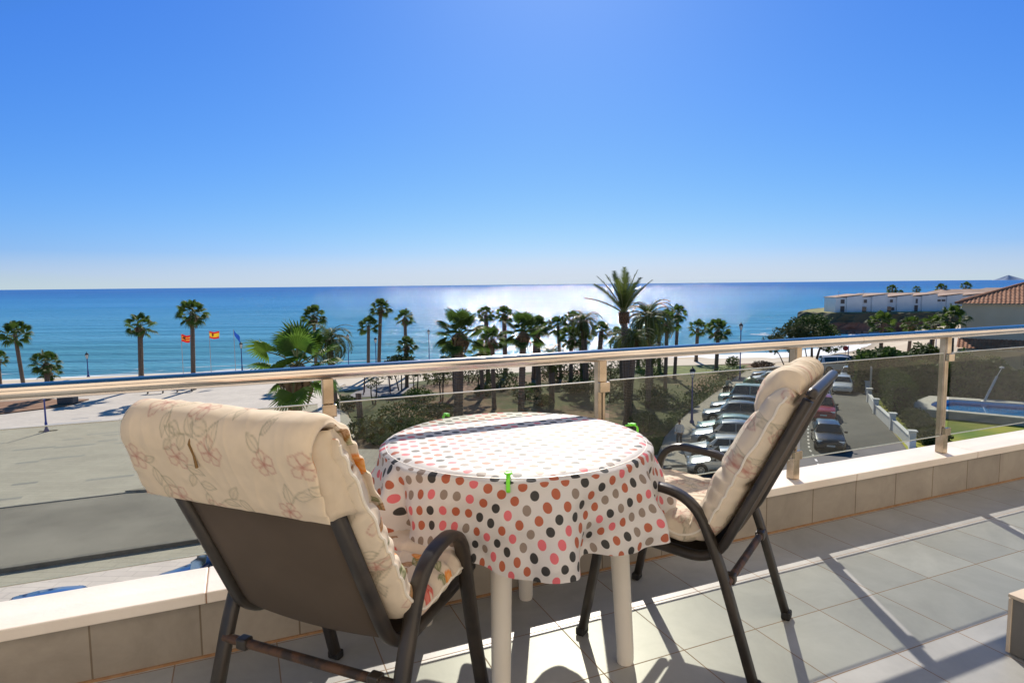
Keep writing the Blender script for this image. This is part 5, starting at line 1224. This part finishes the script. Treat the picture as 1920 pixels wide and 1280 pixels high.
# ================================================================== people
def skin_part(name, verts, edges, radii, m, parent, root=0, sub=2):
    me = bpy.data.meshes.new(name); me.from_pydata(verts, edges, []); me.materials.append(m)
    o = bpy.data.objects.new(name, me); col.objects.link(o); o.parent = parent
    md = o.modifiers.new('skin', 'SKIN'); md.use_smooth_shade = True
    for i, r in enumerate(radii):
        sv_ = me.skin_vertices[0].data[i]; sv_.radius = (r, r) if not isinstance(r, tuple) else r; sv_.use_root = i == root
    s_ = o.modifiers.new('sub', 'SUBSURF'); s_.levels = sub; s_.render_levels = sub
    return o
M_skin = mat('skin', (.42, .25, .17), (.48, .29, .20), rough=.6)
M_hair = mat('hair', (.03, .02, .015), rough=.8)
def person(x, y, rz, label, shirt, trousers, pose, z=S):
    t = empty('person', (x, y, z), R(rz), label, 'person')
    # joints: pelvis, chest, neck, head base, head top, (shoulder, elbow, wrist, hand) x2, (hip, knee, ankle, toe) x2
    J = pose
    V = [J['pelvis'], J['belly'], J['chest'], J['neck'], J['chin'], J['head'], J['crown']]
    E_ = [(0, 1), (1, 2), (2, 3), (3, 4), (4, 5), (5, 6)]; Rr = [(.14, .11), (.125, .10), (.15, .11), .055, .065, (.085, .10), .07]
    def chain(start, pts, rad):
        prev = start
        for p, r in zip(pts, rad): V.append(p); Rr.append(r); E_.append((prev, len(V) - 1)); prev = len(V) - 1
    for s in ('l', 'r'): chain(2, J['arm' + s], [.065, .047, .035, .03, .018])
    for s in ('l', 'r'): chain(0, J['leg' + s], [.095, .06, .04, .045, .03])
    skin_part('body', V, E_, Rr, M_skin, t)
    # clothes
    V2 = [J['belly'], J['chest'], tuple(Vector(J['neck']) * .6 + Vector(J['chest']) * .4), tuple(Vector(J['pelvis']) * .85 + Vector(J['belly']) * .15)]; E2 = [(0, 1), (1, 2), (0, 3)]; R2 = [(.155, .125), (.175, .135), .085, (.165, .135)]
    for s in ('l', 'r'):
        prev = 1
        for p, r in zip(J['arm' + s][:3], [.085, .062, .05]): V2.append(p); R2.append(r); E2.append((prev, len(V2) - 1)); prev = len(V2) - 1
    skin_part('shirt', V2, E2, R2, shirt, t)
    V3 = [J['pelvis'], tuple(Vector(J['pelvis']) * .6 + Vector(J['belly']) * .4)]; E3 = [(0, 1)]; R3 = [(.16, .13), (.15, .12)]
    for s in ('l', 'r'):
        prev = 0
        for p, r in zip(J['leg' + s][:3], [.112, .08, .06]): V3.append(p); R3.append(r); E3.append((prev, len(V3) - 1)); prev = len(V3) - 1
    skin_part('trousers', V3, E3, R3, trousers, t)
    for s in ('l', 'r'):
        a, b_ = Vector(J['leg' + s][3]), Vector(J['leg' + s][4]); skin_part('shoe', [tuple(a), tuple(b_)], [(0, 1)], [.055, .045], M_blk, t, sub=1)
    h = Vector(J['head'])
    bb = MB(); bb.lathe([(.0, .13), (.06, .12), (.10, .07), (.112, .0), (.10, -.06)], 14); o = bb.build('hair', M_hair, t, smooth=True); o.location = h + Vector((0, -.018, .02)); o.scale = (.85, 1, 1)
    bb = MB()
    f = h + Vector((0, .095, 0)); bb.box(tuple(f + Vector((0, .018, -.02))), (.028, .035, .045)); bb.build('nose', M_skin, t, bevel=.008)
    for s in (-1, 1):
        bb = MB(); bb.box(tuple(f + Vector((.034 * s, -.005, .015))), (.026, .012, .014)); bb.build('eye', M_blk, t)
        bb = MB(); bb.box(tuple(h + Vector((.088 * s, 0, -.005))), (.018, .035, .055)); bb.build('ear', M_skin, t, bevel=.006)
    bb = MB(); bb.box(tuple(f + Vector((0, -.006, -.06))), (.045, .014, .01)); bb.build('mouth', mat('lips', (.30, .10, .09), rough=.6), t)
    return t
walk = dict(pelvis=(0, 0, .92), belly=(0, .01, 1.08), chest=(0, .01, 1.32), neck=(0, .01, 1.48), chin=(0, .03, 1.56), head=(0, .03, 1.64), crown=(0, .02, 1.72),
            arml=[(-.19, 0, 1.40), (-.25, -.05, 1.13), (-.24, .08, .92), (-.24, .10, .86), (-.235, .12, .80)], armr=[(.19, 0, 1.40), (.25, .03, 1.13), (.23, .16, .95), (.225, .19, .89), (.22, .21, .83)],
            legl=[(-.10, 0, .86), (-.12, .06, .48), (-.13, .02, .09), (-.13, .0, .045), (-.14, .16, .03)], legr=[(.10, 0, .86), (.12, .02, .48), (.14, -.10, .10), (.14, -.12, .05), (.15, .04, .03)])
M_shw = mat('white_shirt', (.62, .60, .60), rough=.8); M_tr = mat('dark_trousers', (.03, .03, .035), rough=.85); M_shg = mat('grey_green_top', (.30, .38, .34), rough=.8)
person(10.9, 40.5, 150, 'person in a white shirt and dark trousers walking on the pavement beside the table', M_shw, M_tr, walk, S + .14)
ride = dict(pelvis=(0, -.22, .84), belly=(0, -.20, 1.0), chest=(0, -.12, 1.22), neck=(0, -.08, 1.38), chin=(0, -.05, 1.45), head=(0, -.04, 1.53), crown=(0, -.05, 1.61),
            arml=[(-.19, -.10, 1.31), (-.26, .06, 1.08), (-.28, .32, 1.02), (-.28, .38, 1.02), (-.27, .43, 1.0)], armr=[(.19, -.10, 1.31), (.26, .06, 1.08), (.28, .32, 1.02), (.28, .38, 1.02), (.27, .43, 1.0)],
            legl=[(-.10, -.20, .80), (-.16, .18, .66), (-.18, .16, .30), (-.18, .15, .25), (-.18, .28, .23)], legr=[(.10, -.20, .80), (.16, .18, .66), (.18, .16, .30), (.18, .15, .25), (.18, .28, .23)])
person(20.6, 59.4, 200, 'person in a pale green top on a small dark scooter by the bottle bank', M_shg, M_tr, ride, S + .14)
t = empty('motor_scooter', (20.6, 59.4, S + .14), R(200), 'small dark motor scooter under the person in the pale green top', 'scooter')
for yy_ in (-.52, .62):
    b = MB(); b.tube([(-.05, yy_, .23), (.05, yy_, .23)], .23, n=18); wq = b.build('wheel', M_tyre, t); b = MB(); b.tube([(-.055, yy_, .23), (.055, yy_, .23)], .12, n=14); b.build('rim', M_rim, wq)
b = MB(); b.box((0, -.32, .55), (.30, .62, .30)); b.box((0, .12, .24), (.30, .55, .06)); b.box((0, .42, .58), (.36, .08, .62), rx=.25); b.build('scooter_body', PAINT['black'], t, bevel=.05)
b = MB(); b.box((0, -.25, .75), (.26, .62, .09)); b.build('seat', M_blk, t, bevel=.03)
b = MB(); b.tube([(0, .52, .35), (0, .38, 1.0)], .03, n=8); b.tube([(-.32, .36, 1.02), (.32, .36, 1.02)], .018, n=8); b.build('handlebar', M_blk, t)

# ================================================================== houses, cliff, garden
M_white = mat('white_render', (.74, .75, .76), (.82, .82, .82), rough=.85, scale=.6, detail=6)
M_beige = mat('beige_render', (.68, .55, .39), (.74, .61, .45), rough=.9, scale=.5, detail=8)
M_terra = mat('terracotta', (.36, .15, .075), (.50, .25, .14), rough=.9, scale=1.5, detail=6, bump=.4, bscale=12)
M_terra2 = mat('faded_tiles', (.34, .22, .16), (.44, .31, .23), rough=.9, scale=.7, detail=6)
M_win = mat('window_pane', (.05, .055, .06), rough=.1, spec=.8)
# tiled roof house on the right
HX, HY = 47.2, 66.0
t = empty('tiled_roof_house', (HX, HY, S), R(-38), 'beige house with a tiled hip roof at the right edge behind the pool', 'house')
ev = -1.20 - S     # eave height
b = MB(); b.box((10, 5.2, (ev - .12) / 2), (20, 10.4, ev - .12)); b.build('wall', M_beige, t)
def tile_slope(p0, p1, p2, p3, rows, amp=.07, pitch=.36):
    """corrugated slope: p0-p1 eave, p3-p2 ridge"""
    b = MB(); p0, p1, p2, p3 = map(Vector, (p0, p1, p2, p3)); n = int((p1 - p0).length / pitch) * 6; nr = ((p1 - p0).cross(p3 - p0)).normalized()
    if nr.z < 0: nr = -nr
    nrow = rows
    for j in range(nrow * 2 + 1):
        f = min(1, (j // 2 + (j % 2)) / nrow); st_ = .035 if j % 2 == 0 else 0
        a, c = p0.lerp(p3, f), p1.lerp(p2, f); e = (p1 - p0).normalized(); w0 = (a - p0).dot(e); w1 = (c - p0).dot(e)
        for i in range(n + 1):
            s = min(max((p1 - p0).length * i / n, w0), w1); q = a + e * (s - w0); b.v.append(tuple(q + nr * (amp * (.5 + .5 * math.sin(s / pitch * 2 * math.pi)) + st_)))
    for j in range(nrow * 2):
        for i in range(n): q = j * (n + 1) + i; b.f.append((q, q + 1, q + n + 2, q + n + 1)); b.m.append(0)
    return b
rz0 = 2.05; ov = .55
E0, E1, E2_, E3_ = (-ov, -ov, ev), (20 + ov, -ov, ev), (20 + ov, 10.4 + ov, ev), (-ov, 10.4 + ov, ev); Rg0, Rg1 = (5.2, 5.2, ev + rz0), (14.8, 5.2, ev + rz0)
rf_ = tile_slope(E0, E1, Rg1, Rg0, 14).build('roof_slope', M_terra, t)
tile_slope(E3_, E0, Rg0, Rg0, 14).build('roof_slope', M_terra, t); tile_slope(E1, E2_, Rg1, Rg1, 14).build('roof_slope', M_terra, t); tile_slope(E2_, E3_, Rg0, Rg1, 14).build('roof_slope', M_terra, t)
b = MB(); b.tube([(E0[0], E0[1], ev + .08), (Rg0[0], Rg0[1], Rg0[2] + .06), (Rg1[0], Rg1[1], Rg1[2] + .06)], .13, n=8); b.tube([(E3_[0], E3_[1], ev + .08), (Rg0[0], Rg0[1], Rg0[2] + .06)], .13, n=8); b.build('ridge_tiles', M_terra, t)
b = MB(); b.box((10, 5.2, ev - .05), (20.8, 11.2, .10)); b.build('eaves', M_beige, t)
for wx, wz, ww, wh in ((5.75, ev - 2.3, .55, .95), (5.6, ev - 5.7, .6, .95)):
    b = MB(); b.box((wx, -.03, wz), (ww + .5, .06, wh + .5)); b.box((wx, -.045, wz), (ww + .12, .08, wh + .12)); f_ = b.build('window', mat('window_surround', (.50, .43, .34), rough=.9), t)
    b = MB(); b.box((wx, -.08, wz), (ww, .03, wh)); b.build('pane', M_win, f_)
tile_slope((-.2, -2.0, ev - 4.5), (20, -2.0, ev - 4.5), (20, .0, ev - 3.7), (-.2, .0, ev - 3.7), 5).build('lower_roof', M_terra, t)
b = MB(); b.box((10, -1.0, ev - 4.62), (20.2, 1.98, .12)); b.build('lower_roof_soffit', M_beige, t)
b = MB(); b.lathe([(.25, 0), (.25, ev - 4.7)], 8, (.1, -1.7, 0)); b.build('porch_column', M_beige, t)

# headland with cliff
outline = [(84, 176), (86, 170.5), (92, 168.5), (99, 170), (106, 167.5), (114, 168.5), (122, 167), (131, 169), (141, 168), (152, 171), (170, 170), (200, 176), (300, 190), (420, 230), (420, 330), (300, 300), (200, 262), (150, 240), (120, 222), (100, 205), (88, 190), (83, 182)]
rn = random.Random(4); b = MB(); pts = []
for i in range(len(outline)):
    p, q = Vector((*outline[i], 0)), Vector((*outline[(i + 1) % len(outline)], 0)); n = max(1, min(14, int((q - p).length / 1.2)))
    for k in range(n): pts.append(p.lerp(q, k / n))
cen = Vector((140, 200, 0)); zt = -7.3; rows = [(-13.4, 1.9), (-12.2, 1.5), (-11.6, .9), (-11.0, 1.0), (-10.2, .4), (-9.7, .55), (-9.3, -.1), (-8.6, .1), (-8.1, -.2), (-7.6, -.25), (zt, -.7)]
for z, o_ in rows:
    for i, p in enumerate(pts):
        d = (p - cen).normalized(); j = .9 * math.sin(i * .7 + z * .6) + .6 * math.sin(i * 1.9 - z * 1.7) + rn.uniform(-.35, .35); q = p + d * (o_ + (j * .7 if z < zt else .2 * j)); b.v.append((q.x, q.y, z + (rn.uniform(-.12, .12) if z > -13 else 0)))
m = len(pts)
for r in range(len(rows) - 1):
    for i in range(m): k = (i + 1) % m; b.f.append((r * m + i, r * m + k, (r + 1) * m + k, (r + 1) * m + i)); b.m.append(0)
b.f.append(tuple((len(rows) - 1) * m + i for i in range(m))); b.m.append(1)
def cliff_mat():
    m = mat('cliff_rock', (.25, .11, .07), (.42, .20, .13), rough=1, scale=.35, detail=9, bump=1, bscale=2)
    N, L, p = nodes_of(m); tc = N.new('ShaderNodeTexCoord'); sp = N.new('ShaderNodeSeparateXYZ'); L.new(tc.outputs['Object'], sp.inputs[0])
    n = N.new('ShaderNodeTexNoise'); n.inputs['Scale'].default_value = .25; L.new(tc.outputs['Object'], n.inputs['Vector'])
    a = N.new('ShaderNodeMath'); a.operation = 'MULTIPLY_ADD'; a.inputs[1].default_value = 2.2; L.new(n.outputs['Fac'], a.inputs[0]); L.new(sp.outputs['Z'], a.inputs[2])
    mr = N.new('ShaderNodeMapRange'); mr.inputs[1].default_value = -9.0; mr.inputs[2].default_value = -8.3; L.new(a.outputs[0], mr.inputs[0])
    mx = N.new('ShaderNodeMix'); mx.data_type = 'RGBA'; mx.inputs['B'].default_value = (.10, .095, .06, 1); src = p.inputs['Base Color'].links[0].from_socket
    L.new(mr.outputs[0], mx.inputs['Factor']); L.new(src, mx.inputs['A']); L.new(mx.outputs['Result'], p.inputs['Base Color']); return m
struct(b.build('headland', [cliff_mat(), mat('headland_grass', (.16, .17, .05), (.30, .27, .10), rough=1, scale=.15, detail=8)]))
# rocky ledge at the cliff foot
b = MB()
for i in range(40): a = i / 40; b.box((82 + 10 * a + rn.uniform(-1.5, 1.5), 168.5 - 3 * a + rn.uniform(-1.2, 1.2), SEA + .2), (rn.uniform(1, 2.6), rn.uniform(.8, 2), rn.uniform(.5, 1.0)), rz=rn.uniform(0, 3), top=.7)
struct(b.build('foreshore_rocks', mat('red_rock', (.25, .12, .08), (.36, .2, .14), rough=1, scale=.6, bump=.6)), 'stuff', 'low reddish rocks at the foot of the cliff', 'rocks')
cam_d = 176.0
HL = ['white cliff house at the seaward tip of the headland with two dark windows', 'white cliff house second from the sea with a garage opening', 'white cliff house in the middle of the row', 'white cliff house fourth from the sea behind the beach palm', 'white cliff house fifth from the sea with two small windows', 'white cliff house at the landward end of the row']
for i in range(6):
    x0 = 90.0 + 7.05 * i; t = empty('cliff_house', (x0, 176.5 + .2 * i, zt - .05), R(-3), HL[i], 'house', 'white houses in a row on the cliff')
    hgt = 4.3 + (.15 if i % 2 else 0)
    b = MB()
    # lower front bay on the left, taller gable on the right with a sloping parapet
    b.box((1.5, 1.9, (hgt - .25) / 2), (3.0, 7.0, hgt - .25))
    v0 = len(b.v); x1, x2, y1, y2 = 2.9, 7.0, -2.1, 6.9
    b.v += [(x1, y1, 0), (x2, y1, 0), (x2, y2, 0), (x1, y2, 0), (x1, y1, hgt - .1), (x2, y1, hgt + .40), (x2, y2, hgt + .40), (x1, y2, hgt - .1)]
    for q in ((0, 1, 5, 4), (1, 2, 6, 5), (2, 3, 7, 6), (3, 0, 4, 7), (4, 5, 6, 7)): b.f.append(tuple(v0 + w for w in q)); b.m.append(0)
    b.build('wall', M_white, t)
    b = MB(); v0 = 0; z0_, z1_ = hgt - .26, hgt + .52
    b.v += [(-.25, -1.9, z0_), (x2 + .1, -2.3, z1_), (x2 + .1, 7.1, z1_), (-.25, 5.6, z0_), (-.25, -1.9, z0_ + .16), (x2 + .1, -2.3, z1_ + .16), (x2 + .1, 7.1, z1_ + .16), (-.25, 5.6, z0_ + .16)]
    for q in ((3, 2, 1, 0), (4, 5, 6, 7), (0, 1, 5, 4), (1, 2, 6, 5), (2, 3, 7, 6), (3, 0, 4, 7)): b.f.append(q); b.m.append(0)
    b.build('roof', M_terra2, t)
    wins = {0: ((1.9, 3.0, 1.0, 1.1), (1.9, .9, 1.1, 1.6)), 1: ((1.3, 3.0, .8, .9),), 2: ((1.6, 3.0, .7, .8), (2.0, .8, .9, .9)), 3: ((1.7, 2.9, .5, 1.2), (1.6, .9, .9, 1.7)), 4: ((1.0, 3.0, .9, .5), (2.2, 3.0, .9, .5)), 5: ((1.5, 3.0, .7, .7),)}[i]
    for wx, wz, ww, wh in wins:
        b = MB(); b.box((wx, -1.62, wz), (ww + .14, .06, wh + .14)); f_ = b.build('window', M_galv, t); b = MB(); b.box((wx, -1.66, wz), (ww, .05, wh)); b.build('pane', mat('shutter', (.10, .075, .065), rough=.6), f_)
    if i in (1, 2): b = MB(); b.box((.3, -1.9, .75), (2.2, .5, 1.5)); b.build('garage_door', M_win, t)
    if i in (0, 1): b = MB(); b.tube([(2.4, 2, hgt), (2.4, 2, hgt + 1.6)], .04, n=5); b.tube([(2.0, 2, hgt + 1.4), (2.8, 2, hgt + 1.4)], .03, n=4); b.build('aerial', M_galv, t)
for i, (x, y, w2, d2, h2, lab) in enumerate(((122, 200, 26, 9, 4.7, 'long low terracotta roof behind the cliff row, left one'), (147, 203, 20, 9, 5.6, 'higher terracotta roof behind the cliff row below two palms'), (171, 206, 34, 10, 5.9, 'long terracotta roof reaching the right edge of the sea view'), (136, 192, 14, 7, 4.9, 'small terracotta roofed house tucked behind the cliff row'))):
    t = empty('back_row_house', (x, y, zt - .05), 0, lab, 'house', 'houses behind the cliff row')
    b = MB(); h2 -= .45; b.box((0, 0, h2 / 2 - .2), (w2, d2, h2 - .4)); b.build('wall', M_white, t)
    b = MB(); b.v = [(-w2 / 2 - .4, -d2 / 2 - .4, h2 - .45), (w2 / 2 + .4, -d2 / 2 - .4, h2 - .45), (w2 / 2 + .4, d2 / 2 + .4, h2 - .45), (-w2 / 2 - .4, d2 / 2 + .4, h2 - .45), (-w2 / 2 + 1, 0, h2 + .55), (w2 / 2 - 1, 0, h2 + .55)]
    b.f = [(0, 1, 5, 4), (1, 2, 5), (2, 3, 4, 5), (3, 0, 4), (3, 2, 1, 0)]; b.m = [0] * 5; b.build('roof', M_terra2, t)
    for k in range(int(w2 / 4)): b = MB(); b.box((-w2 / 2 + 2 + k * 4, -d2 / 2 - .03, h2 * .6), (1.0, .08, 1.0)); b.build('window', M_win, t)
for x, y, zc, r, lab in ((123.7, 205, -1.66, 1.9, 'leftmost palm crown above the cliff houses'), (127.7, 207, -2.7, 1.1, 'tiny palm crown above the cliff houses, second from the left'), (134.8, 210, -1.8, 1.5, 'small palm crown in the middle above the cliff houses'), (139.5, 205, -1.5, 2.0, 'ragged palm crown right of the middle above the cliff houses'), (149.0, 207, -1.0, 1.9, 'rounded palm crown nearest the tiled roof house above the cliff houses')):
    t = empty('fan_palm', (x, y, zt), 0, lab, 'palm tree', 'palms above the cliff houses'); h = zc - zt
    part_obj('trunk', MESH['trunk0'], t, (0, 0, 0), (.22, .22, h)); part_obj('crown', MESH['fan%d' % (int(x) % 4)], t, (0, 0, h), (r * 1.1,) * 3, x)
# headland hill far right and the island on the horizon
def hill(name, x, y, rx, ry, h, m, z0, seed):
    b = MB(); n = 40; rr = 12; rn = random.Random(seed); ph = [rn.uniform(0, 6) for _ in range(6)]
    for j in range(rr + 1):
        t_ = j / rr
        for k in range(n):
            a = 2 * math.pi * k / n; nz = 1 + .12 * math.sin(3 * a + ph[0]) + .08 * math.sin(7 * a + ph[1]); b.v.append((x + rx * t_ * nz * math.cos(a), y + ry * t_ * nz * math.sin(a), z0 + h * (1 - t_) ** 1.15 * (1 + .15 * math.sin(5 * a + ph[2]) * t_)))
    for j in range(rr):
        for k in range(n): k2 = (k + 1) % n; b.f.append((j * n + k, (j + 1) * n + k, (j + 1) * n + k2, j * n + k2)); b.m.append(0)
    o = b.build(name, m, smooth='all'); fixn(o); return struct(o)
hill('far_hill', 452, 530, 40, 60, 17, mat('scrub', (.09, .075, .055), (.16, .13, .10), rough=1, scale=.05, detail=9), SEA - 1, 2)
hill('island', 14150, 18000, 430, 300, 150, mat('island_hazed_rock', (.30, .38, .50), (.33, .41, .53), rough=1, scale=.002), SEA - 6, 5)  # distance haze is painted into the island's pale blue-grey

# garden wall with pillars along the road
t = empty('garden_wall', (24.4, 38.6, S), 0, 'white garden wall with square pillars between the road and the lawn', 'wall')
GWP = [(25.6, 39.6), (27.6, 45.0), (29.6, 50.6), (31.9, 55.6), (34.0, 59.6)]
for i, (x, y) in enumerate(GWP):
    b = MB(); b.box((x - 24.4, y - 38.6, .6), (.36, .36, 1.2), rz=R(-20)); b.box((x - 24.4, y - 38.6, 1.235), (.5, .5, .07), rz=R(-20)); b.build('pillar', M_white, t)
for i in range(4):
    p, q = Vector(GWP[i]), Vector(GWP[i + 1]); c = (p + q) / 2 - Vector((24.4, 38.6)); a = math.atan2((q - p).y, (q - p).x); L_ = (q - p).length - .37
    b = MB(); b.box((c.x, c.y, .38), (L_, .16, .76), rz=a); b.box((c.x, c.y, .80), (L_, .26, .08), rz=a); b.build('wall_panel', M_white, t)
for y_, x_ in ((56.6, 32.6), (57.4, 33.0)):
    t = empty('garden_post', (x_, y_, S), 0, 'slim grey post at the far corner of the garden wall, %s one' % ('near' if y_ < 57 else 'far'), 'post', 'posts at the garden corner'); b = MB(); b.tube([(0, 0, 0), (0, 0, 3.0)], .06, n=8); b.build('shaft', M_galv, t)
# pool
pt = empty('swimming_pool', (37.5, 50.0, S), 0, 'raised garden pool with a pale stone surround and blue water', 'swimming pool')
outer = [(31.3, 50.2), (36.9, 55.0), (52, 46.6), (46.8, 38.6)]
def lerp2(a, b_, t): return (a[0] * (1 - t) + b_[0] * t, a[1] * (1 - t) + b_[1] * t)
def bil(u, v): return lerp2(lerp2(outer[0], outer[3], u), lerp2(outer[1], outer[2], u), v)   # u along length, v across
per = 12; OUT = []; INN = []
iu0, iu1, iv0, iv1 = .07, .95, .09, .84
def edge_pts(u0, u1, v0, v1): return [(u0 + (u1 - u0) * k / per, v0) for k in range(per)] + [(u1, v0 + (v1 - v0) * k / per) for k in range(per)] + [(u1 + (u0 - u1) * k / per, v1) for k in range(per)] + [(u0, v1 + (v0 - v1) * k / per) for k in range(per)]
for (u, v), (iu, iv) in zip(edge_pts(0, 1, 0, 1), edge_pts(iu0, iu1, iv0, iv1)):
    if iu < iu0 + .05:      # rounded roman end
        f = (iv - .5) / .30; 
        if abs(iu - iu0) < 1e-6: iu = iu0 + .045 * (1 - math.sqrt(max(0, 1 - min(1, abs(f)) ** 2)))
        elif True: iu = max(iu, iu0 + .045)
    OUT.append(bil(u, v)); INN.append(bil(iu, iv))
n4 = len(OUT); ox, oy = 37.5, 50.0; b = MB(); dz = .66
b.v = [(p[0] - ox, p[1] - oy, dz) for p in OUT] + [(p[0] - ox, p[1] - oy, dz) for p in INN] + [(p[0] - ox, p[1] - oy, dz - .07) for p in OUT] + [(p[0] - ox, p[1] - oy, dz - .07) for p in INN]
for i in range(n4):
    j = (i + 1) % n4; b.f += [(i, j, n4 + j, n4 + i), (2 * n4 + i, 2 * n4 + j, j, i), (n4 + i, n4 + j, 3 * n4 + j, 3 * n4 + i)]; b.m += [0] * 3
b.build('stone_surround', mat('pool_stone', (.55, .52, .47), (.62, .60, .55), rough=.8, scale=.9, bump=.2), pt)
b = MB(); v = [lerp2(p, (41.7, 47.6), .012) for p in OUT]; b.v = [(p[0] - ox, p[1] - oy, .0) for p in v] + [(p[0] - ox, p[1] - oy, dz - .071) for p in v]
for i in range(n4): j = (i + 1) % n4; b.f.append((i, j, n4 + j, n4 + i)); b.m.append(0)
b.build('side_wall', mat('pool_wall', (.36, .34, .31), (.44, .42, .38), rough=.9, scale=.7), pt)
b = MB(); b.v = [(p[0] - ox, p[1] - oy, dz - .075) for p in INN] + [(p[0] - ox, p[1] - oy, .22) for p in INN]
for i in range(n4): j = (i + 1) % n4; b.f.append((i, j, n4 + j, n4 + i)); b.m.append(0)
b.f.append(tuple(n4 + i for i in range(n4))); b.m.append(0); b.build('basin', mat('pool_tiles', (.08, .50, .80), (.10, .56, .85), rough=.4, scale=.6), pt)
def pool_water():
    m = glass_mat('pool_water', (.35, .72, .95), 0.0, gr=.03); return m
b = MB(); b.quad([(p[0] - ox, p[1] - oy, dz - .16) for p in [lerp2(q, (41.9, 47.5), -.003) for q in INN]]); b.build('water', pool_water(), pt)
t = empty('pool_shower', (39.4, 51.9, S + dz), 0, 'slanting pale metal pole with a round head at the far side of the pool', 'shower')
b = MB(); b.tube([(0, 0, 0), (1.15, .25, 2.1)], .09, n=10); b.build('pole', M_galv, t, smooth=True); b = MB(); b.lathe([(.0, .0), (.16, .02), (.18, .12), (.0, .2)], 12, (1.55, .3, 2.75)); b.tube([(1.15, .25, 2.1), (1.55, .3, 2.76)], .03, n=6); b.build('head', M_plw, t)
b = MB(); b.lathe([(.22, 0), (.22, .05), (.12, .09)], 12); b.build('foot_plate', M_galv, t)
shrub('garden_shrub', 44.0, 43.0, [(0, 0, 1.0, 1.0, 1.0, .9), (.9, .2, .8, .8, .8, .6)], 900, .12, M_leafd, 'dark garden shrub at the right end of the pool', seed=61)
